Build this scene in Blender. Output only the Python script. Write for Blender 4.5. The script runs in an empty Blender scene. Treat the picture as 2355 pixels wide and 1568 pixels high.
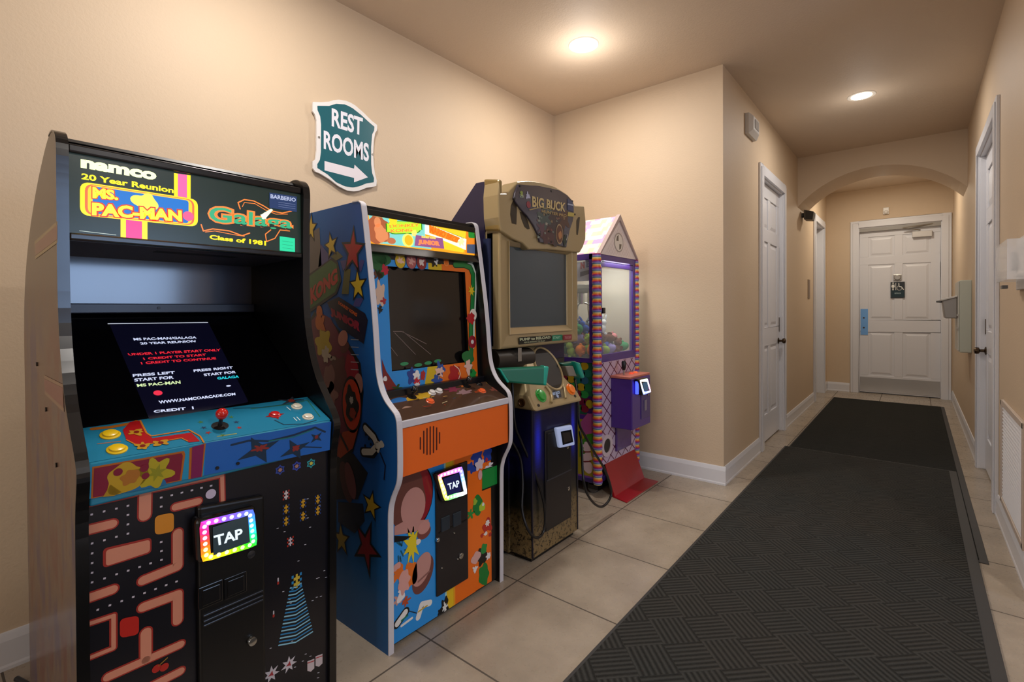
import bpy, math, random
from mathutils import Vector, Matrix
C = bpy.context.scene.collection
PI = math.pi
# ------------------------------------------------------------------ camera
CAM_H, F_PX, YAW, PITCH, ROLL, SHIFT = 1.3, 1132.821, 0.6865, 0.011, -0.0071, 59.2474
_R = Vector((math.cos(YAW), math.sin(YAW), 0)); _F = Vector((-math.sin(YAW), math.cos(YAW), 0)); _U = Vector((0, 0, 1))
CF = _F*math.cos(PITCH) - _U*math.sin(PITCH)
_U2 = _U*math.cos(PITCH) + _F*math.sin(PITCH)
CR = _R*math.cos(ROLL) + _U2*math.sin(ROLL)
CU = _U2*math.cos(ROLL) - _R*math.sin(ROLL)
EYE = Vector((0, 0, CAM_H))
cd = bpy.data.cameras.new('camera'); cam = bpy.data.objects.new('camera', cd); C.objects.link(cam)
cd.sensor_width = 36; cd.sensor_fit = 'HORIZONTAL'; cd.lens = F_PX/2355*36
cd.shift_y = -SHIFT/2355; cd.clip_start = .05; cd.clip_end = 60
M = Matrix((CR, CU, -CF)).transposed().to_4x4(); M.translation = EYE
cam.matrix_world = M
bpy.context.scene.camera = cam

def plane_hit(q, P, n):
    """point of a physical plane (P, n) seen at photo pixel q: used once, to measure where artwork sits on its panel"""
    r = CF*F_PX + CR*(q[0]-1177.5) + CU*(784-SHIFT-q[1])
    return EYE + r*((Vector(P)-EYE).dot(n)/r.dot(n))

# ------------------------------------------------------------------ world, lights, exposure
sc = bpy.context.scene
sc.view_settings.view_transform = 'Standard'; sc.view_settings.look = 'None'
sc.view_settings.gamma = 1; sc.view_settings.use_curve_mapping = False
sc.view_settings.exposure = 0.08
w = bpy.data.worlds.new('world'); sc.world = w; w.use_nodes = True
w.node_tree.nodes['Background'].inputs[0].default_value = (.9, .85, .8, 1)
w.node_tree.nodes['Background'].inputs[1].default_value = .03

def area(name, loc, size, power, col, target=None, shape='DISK', size_y=None, spread=None):
    l = bpy.data.lights.new(name, 'AREA'); l.shape = shape; l.size = size; l.energy = power; l.color = col
    if size_y: l.size_y = size_y
    if spread: l.spread = spread
    o = bpy.data.objects.new(name, l); o.location = loc; C.objects.link(o)
    d = (Vector(target) if target else Vector(loc)-Vector((0, 0, 1))) - Vector(loc)
    o.rotation_euler = d.to_track_quat('-Z', 'Y').to_euler()
    return o
WARM = (1.0, .95, .89)
ZC = 3.079
# recessed lamps: (x, y, power); the first two and the one past the arch are in or near the view, the rest unseen
LAMPS = [(-1.731, 2.892, 20, WARM), (-.355, 5.089, 13, WARM), (-.35, 7.95, 19, (1.0, .90, .74)),
         (-1.731, .98, 23, WARM), (-.355, -1.5, 6, WARM), (1.4, .98, 34, WARM), (1.4, -1.5, 6, WARM)]  # unseen lamp on the right added and raised to brighten the cabinet fronts
for k, (x, y, p, c) in enumerate(LAMPS):
    area('lamp_light', (x, y, ZC-.03), .17, p*.85, c)
    l = bpy.data.lights.new('ceiling_fill', 'POINT'); l.energy = p*(.12 if k in (1, 2) else .29); l.color = c; l.shadow_soft_size = .05  # unseen point light added below each lamp to brighten the ceiling
    o = bpy.data.objects.new('ceiling_fill', l); o.location = (x, y, ZC-.24); C.objects.link(o)
# bluish fill at an added side window, gives the hood glass its reflection
area('side_window_fill', (3.0, 1.45, 1.65), 1.3, 24, (.48, .67, 1.0), target=(-1, 1.45, 1.3), shape='RECTANGLE', size_y=.9)

area('rear_fill', (-.9, -2.95, 1.55), 2.7, 24, (1.0, .96, .92), target=(-1.0, 3, 2.9), shape='RECTANGLE', size_y=1.6)  # unseen fill from behind, added to lift the ceiling

# ------------------------------------------------------------------ materials
def lin(h):
    if isinstance(h, str):
        h = tuple(int(h[i:i+2], 16)/255 for i in (0, 2, 4))
    return tuple(c/12.92 if c <= .04045 else ((c+.055)/1.055)**2.4 for c in h)
_mats = {}
def mat(col, rough=.45, metal=0., emit=0., spec=.5, coat=0., alpha=1., name=None):
    key = (col, rough, metal, emit, spec, coat, alpha)
    if key in _mats: return _mats[key]
    m = bpy.data.materials.new(name or 'm_%s' % (col if isinstance(col, str) else 'c'))
    m.use_nodes = True
    b = m.node_tree.nodes['Principled BSDF']; c = lin(col)
    b.inputs['Base Color'].default_value = (*c, 1); b.inputs['Roughness'].default_value = rough
    b.inputs['Metallic'].default_value = metal; b.inputs['Specular IOR Level'].default_value = spec
    b.inputs['Coat Weight'].default_value = coat; b.inputs['Coat Roughness'].default_value = .08
    b.inputs['Alpha'].default_value = alpha
    if emit:
        b.inputs['Emission Color'].default_value = (*c, 1); b.inputs['Emission Strength'].default_value = emit
    _mats[key] = m
    return m
class NT:
    """tiny node helper"""
    def __init__(s, name, rough=.6):
        s.m = bpy.data.materials.new(name); s.m.use_nodes = True; s.t = s.m.node_tree
        s.b = s.t.nodes['Principled BSDF']; s.b.inputs['Roughness'].default_value = rough
        s.pos = s.n('ShaderNodeNewGeometry').outputs['Position']
    def n(s, typ, **kw):
        x = s.t.nodes.new(typ)
        for k, v in kw.items(): setattr(x, k, v)
        return x
    def link(s, a, b): s.t.links.new(a, b)
    def val(s, sock, v):
        if hasattr(v, 'is_linked') or hasattr(v, 'links'): s.link(v, sock)
        else: sock.default_value = v
    def math(s, op, a, b=0., c=0.):
        x = s.n('ShaderNodeMath', operation=op); s.val(x.inputs[0], a); s.val(x.inputs[1], b); s.val(x.inputs[2], c)
        return x.outputs[0]
    def xyz(s):
        x = s.n('ShaderNodeSeparateXYZ'); s.link(s.pos, x.inputs[0]); return x.outputs
    def noise(s, scale, detail=3, rough=.5, vec=None):
        x = s.n('ShaderNodeTexNoise'); s.link(vec or s.pos, x.inputs['Vector'])
        x.inputs['Scale'].default_value = scale; x.inputs['Detail'].default_value = detail; x.inputs['Roughness'].default_value = rough
        return x.outputs[0]
    def ramp(s, fac, stops, mode='LINEAR'):
        x = s.n('ShaderNodeValToRGB'); x.color_ramp.interpolation = mode; s.link(fac, x.inputs[0])
        el = x.color_ramp.elements
        while len(el) < len(stops): el.new(.5)
        for e, (p, c) in zip(el, stops): e.position = p; e.color = (*lin(c), 1)
        return x.outputs[0]
    def mix(s, fac, a, b):
        x = s.n('ShaderNodeMix', data_type='RGBA'); s.val(x.inputs[0], fac)
        for i, v in ((6, a), (7, b)):
            if isinstance(v, str): x.inputs[i].default_value = (*lin(v), 1)
            else: s.link(v, x.inputs[i])
        return x.outputs[2]
    def color(s, c): s.link(c, s.b.inputs['Base Color'])
    def bump(s, h, strength=.3, dist=.01):
        x = s.n('ShaderNodeBump'); x.inputs['Strength'].default_value = strength; x.inputs['Distance'].default_value = dist
        s.link(h, x.inputs['Height']); s.link(x.outputs[0], s.b.inputs['Normal'])
def wall_mat(name, col, col2, bump=.25):
    k = NT(name, .62); k.color(k.mix(k.noise(1.3, 2), col, col2)); k.bump(k.noise(95, 3, .6), bump, .004); return k.m
M_WALL = wall_mat('tan_wall_paint', 'd0baa0', 'ccb598')
M_CEIL = wall_mat('tan_ceiling_texture', 'd4c1ab', 'cfbaa3', .6)
M_WHITE = mat('dadadf', .35, name='white_trim_paint')
def floor_mat():
    k = NT('beige_floor_tile', .28); x, y, z = k.xyz()
    T = .5455
    fx = k.math('FRACT', k.math('DIVIDE', k.math('ADD', x, 1.477+T*8), T))
    fy = k.math('FRACT', k.math('DIVIDE', k.math('ADD', y, -1.2834+T*12), T))
    g = .0068
    def edge(f): return k.math('MAXIMUM', k.math('LESS_THAN', f, g), k.math('GREATER_THAN', f, 1-g))
    gr = k.math('MAXIMUM', edge(fx), edge(fy))
    n1 = k.noise(3.2, 6, .6); n2 = k.noise(38, 4, .7)
    base = k.mix(k.math('MULTIPLY', n2, .7), k.ramp(n1, [(.35, '918475'), (.62, 'ad9f8e')]), '978978')
    k.color(k.mix(gr, base, '51483f'))
    k.b.inputs['Specular IOR Level'].default_value = .45
    k.link(k.math('ADD', k.math('MULTIPLY', gr, .4), k.math('ADD', k.math('MULTIPLY', n2, .18), .2)), k.b.inputs['Roughness'])
    k.bump(k.math('ADD', k.math('MULTIPLY', gr, -1.), k.math('MULTIPLY', n2, .12)), .5, .003)
    return k.m
def carpet_mat(name, light, dark, tint):
    k = NT(name, .95); x, y, z = k.xyz()
    k.b.inputs['Specular IOR Level'].default_value = .1
    u = k.math('MULTIPLY', k.math('ADD', x, y), .70711); v = k.math('MULTIPLY', k.math('SUBTRACT', y, x), .70711)
    S = .15
    u = k.math('ADD', u, 20*S); v = k.math('ADD', v, 20*S)
    ck = k.math('MODULO', k.math('ADD', k.math('FLOOR', k.math('DIVIDE', u, S)), k.math('FLOOR', k.math('DIVIDE', v, S))), 2.)
    def rib(t): return k.math('ADD', k.math('MULTIPLY', k.math('SINE', k.math('MULTIPLY', t, 2*PI*7/S)), .5), .5)
    r = k.math('ADD', k.math('MULTIPLY', rib(u), ck), k.math('MULTIPLY', rib(v), k.math('SUBTRACT', 1., ck)))
    n = k.noise(120, 4, .85); n3 = k.noise(2.2, 2)
    h = k.math('ADD', k.math('MULTIPLY', r, .62), k.math('MULTIPLY', n, .72))
    c = k.mix(h, dark, k.mix(n3, light, tint))
    k.color(c); k.bump(h, .9, .006)
    return k.m
M_FLOOR = floor_mat()
BLACK = mat('0b0b0d', .35); GLOSSBLACK = mat('08080a', .24, coat=.25)
CHROME = mat('b9b9b6', .22, 1.)

# ------------------------------------------------------------------ mesh building
class MB:
    def __init__(s): s.v = []; s.f = []; s.mi = []; s.mats = []
    def mid(s, m):
        if m not in s.mats: s.mats.append(m)
        return s.mats.index(m)
    def add(s, vs, fs, m=None):
        o = len(s.v); s.v += [tuple(p) for p in vs]; i = s.mid(m) if m else 0
        for f in fs: s.f.append(tuple(a+o for a in f)); s.mi.append(i)
        return s
    def box(s, x0, x1, y0, y1, z0, z1, m=None):
        vs = [(x, y, z) for x in (x0, x1) for y in (y0, y1) for z in (z0, z1)]
        return s.add(vs, [(0, 1, 3, 2), (4, 6, 7, 5), (0, 4, 5, 1), (2, 3, 7, 6), (0, 2, 6, 4), (1, 5, 7, 3)], m)
    def prism(s, pts0, pts1, m=None):
        n = len(pts0)
        return s.add(list(pts0)+list(pts1), [tuple(range(n))[::-1], tuple(range(n, 2*n))] + [(i, (i+1) % n, n+(i+1) % n, n+i) for i in range(n)], m)
    def prism_y(s, prof, y0, y1, m=None): return s.prism([(a, y0, b) for a, b in prof], [(a, y1, b) for a, b in prof], m)
    def prism_x(s, prof, x0, x1, m=None): return s.prism([(x0, a, b) for a, b in prof], [(x1, a, b) for a, b in prof], m)
    def prism_z(s, prof, z0, z1, m=None): return s.prism([(a, b, z0) for a, b in prof], [(a, b, z1) for a, b in prof], m)
    def cyl(s, p0, p1, r0, r1=None, n=20, m=None, cap=True):
        r1 = r0 if r1 is None else r1; p0 = Vector(p0); p1 = Vector(p1); d = (p1-p0).normalized()
        a = d.orthogonal().normalized(); b = d.cross(a)
        vs = [p+ (a*math.cos(2*PI*i/n)+b*math.sin(2*PI*i/n))*r for p, r in ((p0, r0), (p1, r1)) for i in range(n)]
        fs = [(i, (i+1) % n, n+(i+1) % n, n+i) for i in range(n)]
        if cap: fs += [tuple(range(n))[::-1], tuple(range(n, 2*n))]
        return s.add(vs, fs, m)
    def lathe(s, c, d, prof, n=24, m=None):
        """prof: (radius, distance along d) from c"""
        c = Vector(c); d = Vector(d).normalized(); a = d.orthogonal().normalized(); b = d.cross(a)
        vs = [c+d*h+(a*math.cos(2*PI*i/n)+b*math.sin(2*PI*i/n))*max(r, 1e-4) for r, h in prof for i in range(n)]
        k = len(prof)
        fs = [(j*n+i, j*n+(i+1) % n, (j+1)*n+(i+1) % n, (j+1)*n+i) for j in range(k-1) for i in range(n)]
        fs += [tuple(range(n))[::-1], tuple(range((k-1)*n, k*n))]
        return s.add(vs, fs, m)
    def ball(s, c, r, sc=(1, 1, 1), n=14, m=None):
        k = n//2; vs = []; fs = []
        for j in range(k+1):
            t = PI*j/k
            for i in range(n):
                p = 2*PI*i/n
                vs.append((c[0]+r*sc[0]*math.sin(t)*math.cos(p), c[1]+r*sc[1]*math.sin(t)*math.sin(p), c[2]+r*sc[2]*math.cos(t)))
        for j in range(k):
            for i in range(n): fs.append((j*n+i, (j+1)*n+i, (j+1)*n+(i+1) % n, j*n+(i+1) % n))
        return s.add(vs, fs, m)
    def tube(s, path, r, n=10, m=None):
        P = [Vector(p) for p in path]; vs = []; a = None
        for i, p in enumerate(P):
            d = (P[min(i+1, len(P)-1)]-P[max(i-1, 0)]).normalized()
            a = d.orthogonal().normalized() if a is None else (a-d*a.dot(d)).normalized()
            b = d.cross(a)
            vs += [p+(a*math.cos(2*PI*j/n)+b*math.sin(2*PI*j/n))*r for j in range(n)]
        fs = [(i*n+j, i*n+(j+1) % n, (i+1)*n+(j+1) % n, (i+1)*n+j) for i in range(len(P)-1) for j in range(n)]
        fs += [tuple(range(n))[::-1], tuple(range((len(P)-1)*n, len(P)*n))]
        return s.add(vs, fs, m)
    def strip_y(s, path, t, y0, y1, m=None):
        """moulding that follows a panel edge (x,z path) and stands t proud of it"""
        off = []
        for i, p in enumerate(path):
            q0 = path[max(i-1, 0)]; q1 = path[min(i+1, len(path)-1)]
            d = Vector((q1[0]-q0[0], q1[1]-q0[1])).normalized(); off.append((p[0]+d.y*t, p[1]-d.x*t))
        for i in range(len(path)-1):
            quad = [path[i], path[i+1], off[i+1], off[i]]
            s.prism_y(quad, y0, y1, m)
        return s
    def build(s, name, m=None, parent=None, bevel=0., smooth=False, seg=2, origin=None, angle=.6):
        if m and not s.mats: s.mats = [m]
        if origin: s.v = [(a-origin[0], b-origin[1], c-origin[2]) for a, b, c in s.v]
        me = bpy.data.meshes.new(name); me.from_pydata(s.v, [], s.f)
        for x in s.mats: me.materials.append(x)
        for p, i in zip(me.polygons, s.mi): p.material_index = i
        if smooth:
            for p in me.polygons: p.use_smooth = True
        me.validate(); me.update()
        import bmesh
        b = bmesh.new(); b.from_mesh(me)
        bmesh.ops.remove_doubles(b, verts=b.verts, dist=1e-6)
        if len(b.faces) < 60000: bmesh.ops.recalc_face_normals(b, faces=b.faces)
        b.to_mesh(me); b.free()
        o = bpy.data.objects.new(name, me); C.objects.link(o)
        if origin: o.location = origin
        if parent: adopt(o, parent)
        if bevel:
            md = o.modifiers.new('bevel', 'BEVEL'); md.width = bevel; md.segments = seg; md.limit_method = 'ANGLE'; md.angle_limit = angle
        if smooth:
            md = o.modifiers.new('es', 'EDGE_SPLIT'); md.split_angle = .7
        return o
def adopt(o, parent):
    """parent without moving: meshes are written in room coordinates"""
    o.parent = parent
    o.matrix_parent_inverse = (Matrix.Translation(parent.location) if parent.parent is None else Matrix.Identity(4)).inverted()
def tag(o, label, cat, group=None):
    o['label'] = label; o['category'] = cat
    if group: o['group'] = group
    return o
def thing(name, loc, label, cat, group=None):
    o = bpy.data.objects.new(name, None); o.empty_display_size = .1; o.location = loc; C.objects.link(o)
    return tag(o, label, cat, group)
def struct(o): o['kind'] = 'structure'; return o

# ------------------------------------------------------------------ printed artwork on panels
_txt = {}
def text_mesh(body, bold):
    if (body, bold) in _txt: return _txt[(body, bold)]
    cu = bpy.data.curves.new('lettering', 'FONT'); cu.body = body; cu.resolution_u = 3; cu.offset = bold; cu.align_x = 'LEFT'
    o = bpy.data.objects.new('lettering', cu); C.objects.link(o)
    dg = bpy.context.evaluated_depsgraph_get(); dg.update()
    me = bpy.data.meshes.new_from_object(o.evaluated_get(dg))
    vs = [(v.co.x, v.co.y) for v in me.vertices]; fs = [tuple(p.vertices) for p in me.polygons]
    bpy.data.objects.remove(o); bpy.data.curves.remove(cu); bpy.data.meshes.remove(me)
    xs = [v[0] for v in vs]; ys = [v[1] for v in vs]
    x0, x1, y0, y1 = min(xs), max(xs), min(ys), max(ys)
    vs = [((a-x0)/(x1-x0), (b-y0)/(y1-y0)) for a, b in vs]
    _txt[(body, bold)] = (vs, fs)
    return vs, fs
def Z(ox, oy, s): return lambda *p: [(ox+p[i]/s, oy+p[i+1]/s) for i in range(0, len(p), 2)]
class Art:
    def __init__(s, P, n, emit=0., rough=.35, off=.0008, step=.0005):
        s.P = Vector(P); s.n = Vector(n).normalized(); s.e1 = Vector((0, 0, 1)).cross(s.n).normalized(); s.e2 = s.n.cross(s.e1)
        s.b = MB(); s.emit = emit; s.rough = rough; s.off = off; s.step = step; s.lim = None
    def mat(s, col, e=None):
        e = s.emit if e is None else e
        return mat(col, s.rough, emit=e)
    def ab(s, q):
        d = plane_hit(q, s.P, s.n)-s.P; return (d.dot(s.e1), d.dot(s.e2))
    def w(s, a, L):
        if s.lim: a = (min(max(a[0], s.lim[0]), s.lim[1]), min(max(a[1], s.lim[2]), s.lim[3]))
        return s.P+s.e1*a[0]+s.e2*a[1]+s.n*(s.off+L*s.step)
    def raw(s, col, A, L=0, e=None):
        s.b.add([s.w(a, L) for a in A], [tuple(range(len(A)))], s.mat(col, e)); return s
    def poly(s, col, pts, L=0, e=None): return s.raw(col, [s.ab(q) for q in pts], L, e)
    def rect(s, col, a0, a1, b0, b1, L=0, e=None): return s.raw(col, [(a0, b0), (a1, b0), (a1, b1), (a0, b1)], L, e)
    def star(s, col, q, r, rot=0, L=0, sx=1., n=5, inner=.42, e=None):
        c = s.ab(q); return s.raw(col, [(c[0]+sx*(r if i % 2 == 0 else r*inner)*math.sin(rot+PI*i/n), c[1]+(r if i % 2 == 0 else r*inner)*math.cos(rot+PI*i/n)) for i in range(2*n)], L, e)
    def disc(s, col, q, r, L=0, sy=1., rot=0., n=28, e=None, ab=None):
        c = ab or s.ab(q); ca, sa = math.cos(rot), math.sin(rot); A = []
        for i in range(n):
            x, y = r*math.cos(2*PI*i/n), r*sy*math.sin(2*PI*i/n); A.append((c[0]+x*ca-y*sa, c[1]+x*sa+y*ca))
        return s.raw(col, A, L, e)
    def blob(s, col, q, r, L=0, seed=1, n=40, amp=.25, sy=1., e=None):
        rd = random.Random(seed); c = s.ab(q); ph = [(rd.uniform(0, 6.28), rd.randint(2, 7), rd.uniform(.3, 1)) for _ in range(4)]
        A = []
        for i in range(n):
            t = 2*PI*i/n; k = 1+amp*sum(a*math.sin(f*t+p) for p, f, a in ph)/2
            A.append((c[0]+r*k*math.cos(t), c[1]+r*k*sy*math.sin(t)))
        return s.raw(col, A, L, e)
    def rr(s, col, pts, rad, L=0, e=None, grow=0., n=5):
        """rounded quad through four photo corners"""
        A = [Vector(s.ab(q)) for q in pts]; cen = sum(A, Vector((0, 0)))/4
        if grow: A = [a+(a-cen).normalized()*grow for a in A]
        out = []
        for i in range(4):
            p0, p, p1 = A[i-1], A[i], A[(i+1) % 4]; d0 = (p0-p).normalized()*rad; d1 = (p1-p).normalized()*rad
            for k in range(n+1):
                t = k/n; out.append(tuple(p+d0*(1-t)**2+d1*t**2))
        return s.raw(col, out, L, e)
    def bar(s, col, pts, wd, L=0, e=None, ab=False, cap=True):
        P = [Vector(p if ab else s.ab(p)) for p in pts]
        for i in range(len(P)-1):
            d = (P[i+1]-P[i]).normalized(); nn = Vector((-d.y, d.x))*wd/2
            s.raw(col, [P[i]+nn, P[i]-nn, P[i+1]-nn, P[i+1]+nn], L, e)
        for i, p in enumerate(P):
            if cap or 0 < i < len(P)-1: s.disc(col, None, wd/2, L+.02, n=14, e=e, ab=tuple(p))
        return s
    def line(s, col, pts, wd, L=0, e=None): return s.bar(col, pts, wd, L, e)
    def text(s, col, body, quad, L=0, bold=.02, e=None):
        """quad: TL, TR, BR, BL photo corners of the lettering"""
        A = [Vector(s.ab(q)) for q in quad]; vs, fs = text_mesh(body, bold)
        V = [s.w((A[3]*(1-x)+A[2]*x)*(1-y)+(A[0]*(1-x)+A[1]*x)*y, L) for x, y in vs]
        s.b.add(V, fs, s.mat(col, e)); return s
    def build(s, name, parent): return s.b.build(name, None, parent)
# ================================================================== ROOM
XL, YN, XC, XR, YA, YE = -2.575, 3.776, -1.09, .401, 6.715, 9.16
struct(MB().box(XL-.12, 3.3, -3.1, YE+.12, -.1, 0).build('floor', M_FLOOR))
struct(MB().box(XL-.12, 3.3, -3.1, YE+.12, ZC, ZC+.1).build('ceiling', M_CEIL))
struct(MB().box(XL-.12, XL, -3.1, YN+.12, 0, ZC).build('wall_left', M_WALL))
struct(MB().box(XL, XC, YN, YN+.12, 0, ZC).build('wall_nook', M_WALL))
m = MB().box(XL-.12, -2.3, -3.1, -3.0, 0, ZC).box(.5, 3.3, -3.1, -3.0, 0, ZC).box(-2.3, .5, -3.1, -3.0, 0, .7).box(-2.3, .5, -3.1, -3.0, 2.4, ZC)
struct(m.build('wall_rear', M_WALL))
wf = MB()
for a in (-2.3, -1.37, -.44, .45): wf.box(a, a+.05, -3.06, -2.99, .7, 2.4)
for a in (.7, 2.35): wf.box(-2.3, .5, -3.06, -2.99, a, a+.05)
wo = struct(wf.build('added_window_2', M_WHITE)); MB().box(-2.3, .5, -3.05, -3.045, .7, 2.4).build('glow_pane', mat('cfdcef', .3, emit=.3), wo)  # unseen rear window and glowing sheet, added to go with the rear fill
DH = 2.50     # door height
def wall_with_doors(name, x0, x1, y0, y1, openings):
    m = MB(); y = y0
    for a, b in openings:
        m.box(x0, x1, y, a, 0, ZC); m.box(x0, x1, a, b, DH, ZC); y = b
    m.box(x0, x1, y, y1, 0, ZC); return struct(m.build(name, M_WALL))
wall_with_doors('wall_corridor_left', XC-.15, XC, YN+.12, YE, [(4.93, 5.85), (7.97, 8.79)])
wall_with_doors('wall_right', XR, XR+.15, 3.05, YE, [(4.37, 5.43)])
m = MB().box(XC-.15, -.67, YE, YE+.12, 0, ZC).box(.28, XR+.15, YE, YE+.12, 0, ZC).box(-.67, .28, YE, YE+.12, DH, ZC)
struct(m.build('wall_end', M_WALL))
struct(MB().box(XR+.15, 3.3, 3.05, 3.2, 0, ZC).build('wall_front', M_WALL))
# lobby side wall with an added, unseen window
m = MB().box(3.2, 3.3, -3, .75, 0, ZC).box(3.2, 3.3, 2.15, 3.05, 0, ZC).box(3.2, 3.3, .75, 2.15, 0, 1.2).box(3.2, 3.3, .75, 2.15, 2.1, ZC)
struct(m.build('wall_side', M_WALL))
wf = MB()
for a in ((.75, .80), (1.43, 1.47), (2.10, 2.15)): wf.box(3.19, 3.25, a[0], a[1], 1.2, 2.1)
for a in ((1.2, 1.25), (2.05, 2.1)): wf.box(3.19, 3.25, .75, 2.15, a[0], a[1])
wo = struct(wf.build('added_window_1', M_WHITE)); MB().box(3.24, 3.245, .75, 2.15, 1.2, 2.1).build('glow_pane', mat('8fb4ee', .3, emit=1.6), wo)  # unseen side window, added and sized to reflect in the hood glass
# arch
m = MB(); N = 28; a0, a1, zs, zc = XC, XR, 2.497, 2.845
pts = []
for i in range(N+1):
    t = -1+2*i/N; x = (a0+a1)/2+(a1-a0)/2*t
    R = ((a1-a0)**2/4+(zc-zs)**2)/(2*(zc-zs)); pts.append((x, zc-R+math.sqrt(max(R*R-((a1-a0)/2*t)**2, 0))))
for (xa, za), (xb, zb) in zip(pts, pts[1:]):
    q = [(xa, za), (xb, zb), (xb, ZC), (xa, ZC)]
    m.prism([(a, YA, b) for a, b in q], [(a, 7.28, b) for a, b in q])
struct(m.build('wall_arch', M_WALL))
# baseboards
def base(name, x0, x1, y0, y1, face):
    m = MB(); t = .016; h = .135
    prof = [(0, 0), (t, 0), (t, .012), (t*.82, .02), (t*.82, h-.03), (t*.5, h-.008), (t*.35, h), (0, h)]
    if face in '+-' : pass
    if face == '+x': m.prism([(x0+a, y0, b) for a, b in prof], [(x0+a, y1, b) for a, b in prof])
    if face == '-x': m.prism([(x0-a, y0, b) for a, b in prof], [(x0-a, y1, b) for a, b in prof])
    if face == '-y': m.prism([(x0, y0-a, b) for a, b in prof], [(x1, y0-a, b) for a, b in prof])
    return struct(m.build(name, M_WHITE))
base('baseboard_left', XL, 0, -3, YN, '+x')
base('baseboard_nook', XL+.016, XC+.016, YN, 0, '-y')
base('baseboard_corridor_left', XC, 0, YN, 4.82, '+x'); base('baseboard_corridor_left', XC, 0, 5.965, 7.86, '+x'); base('baseboard_corridor_left', XC, 0, 8.9, YE, '+x')
base('baseboard_end', XC+.016, -.785, YE, 0, '-y')
base('baseboard_right', XR, 0, 3.05, 4.26, '-x'); base('baseboard_right', XR, 0, 5.54, YE, '-x')

# ---- doors
def door(name, axis, wallpos, a0, a1, recess, side, hand):
    """axis 'x': door in a wall at x = wallpos running along y; 'y': wall at y = wallpos running along x. side: sign of the room's side"""
    W = a1-a0; s = .12*W; mid = .105*W; pw = (W-2*s-mid)/2
    def T(a, d, z):     # a along the wall, d out of the leaf face
        f = wallpos - side*recess + side*d
        return (f, a0+a, z) if axis == 'x' else (a0+a, f, z)
    def bx(m, a, b, d0, d1, z0, z1, mt=None):
        vs = [T(x, y, z) for x in (a, b) for y in (d0, d1) for z in (z0, z1)]
        m.add(vs, [(0, 1, 3, 2), (4, 6, 7, 5), (0, 4, 5, 1), (2, 3, 7, 6), (0, 2, 6, 4), (1, 5, 7, 3)], mt)
    leaf = MB()
    bx(leaf, .008, W-.008, -.035, -.010, .012, DH-.008)
    rails = [(.012, .27), (.93, 1.11), (1.94, 2.06), (2.36, DH-.008)]
    for z0, z1 in rails: bx(leaf, .008, W-.008, -.012, 0, z0, z1)
    for x0, x1 in ((.008, s), (s+pw, s+pw+mid), (W-s, W-.008)):
        for (_, z0), (z1, _) in zip(rails, rails[1:]): bx(leaf, x0, x1, -.012, 0, z0, z1)
    for x0 in (s, s+pw+mid):
        for (_, z0), (z1, _) in zip(rails, rails[1:]):
            g = .022; h = .05
            A = [T(x0+g, -.010, z0+g), T(x0+pw-g, -.010, z0+g), T(x0+pw-g, -.010, z1-g), T(x0+g, -.010, z1-g)]
            B = [T(x0+h, -.002, z0+h), T(x0+pw-h, -.002, z0+h), T(x0+pw-h, -.002, z1-h), T(x0+h, -.002, z1-h)]
            leaf.prism(A, B)
    o = struct(leaf.build(name, M_WHITE, bevel=.004))
    cs = MB(); cw = .105                       # casing round the opening and the jambs inside it
    for d0, d1, k in ((-0., .018, 0), (.018, .026, .03)):
        r = recess
        bx(cs, -cw+k, -.004, r+d0, r+d1, 0, DH+cw-k); bx(cs, W+.004, W+cw-k, r+d0, r+d1, 0, DH+cw-k); bx(cs, -.004, W+.004, r+d0, r+d1, DH+.004, DH+cw-k)
    bx(cs, -.012, .006, -.05, recess+.002, 0, DH-.006); bx(cs, W-.006, W+.012, -.05, recess+.002, 0, DH-.006); bx(cs, -.012, W+.012, -.05, recess+.002, DH-.006, DH+.012)
    cs.build('door_casing', M_WHITE, o, bevel=.003)
    return o, T, bx
BRASS = mat('4a3b2c', .3, .9, name='dark_bronze'); STEEL = mat('a7a29a', .35, .9)
def knob(o, T, a, z, side_dir):
    k = MB(); c = T(a, 0, z); d = Vector(T(a, 1, z))-Vector(c)
    k.lathe(c, d, [(.032, 0), (.032, .006), (.012, .012), (.011, .035), (.024, .042), (.028, .055), (.024, .068), (.008, .073)], 20)
    k.build('door_knob', BRASS, o, smooth=True)
def hinge(o, T, bx, a, z):
    k = MB(); bx(k, a-.012, a+.012, 0, .008, z-.05, z+.05); k.build('hinge', BRASS, o)
d1, T, bx = door('door_1', 'x', XC, 4.93, 5.85, .03, 1, 0); knob(d1, T, .86, .955, 1)
k = MB(); bx(k, .895, .918, 0, .004, 1.05, 1.2); k.build('latch_plate', BRASS, d1)
for z in (.35, 1.3, 2.25): hinge(d1, T, bx, .006, z)
d2, T, bx = door('door_2', 'x', XC, 7.97, 8.79, .11, 1, 0); knob(d2, T, .06, .955, 1)
d3, T, bx = door('door_3', 'x', XR, 4.37, 5.43, .03, -1, 0); knob(d3, T, 1.0, .95, 1)
k = MB(); bx(k, 1.03, 1.055, 0, .004, 1.08, 1.2); k.build('latch_plate', BRASS, d3)
for z in (.4, 1.42, 2.3): hinge(d3, T, bx, .02, z)
d4, T, bx = door('door_4', 'y', YE, -.67, .28, .05, -1, 0)
k = MB(); bx(k, .012, .938, 0, .004, .03, .24); k.build('kick_plate', mat('b9b5b0', .3, .7), d4)
k = MB(); bx(k, 0.02, .11, 0, .006, .88, 1.275); pp = k.build('push_plate', mat('6f9fd0', .3, .5), d4); pp['label'] = 'blue film covered push plate'
k = MB()
for z in (.99, 1.14): k.cyl(T(.06, .006, z), T(.06, .012, z), .012, m=BRASS)
k.build('lock_cylinder', BRASS, pp)
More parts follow.
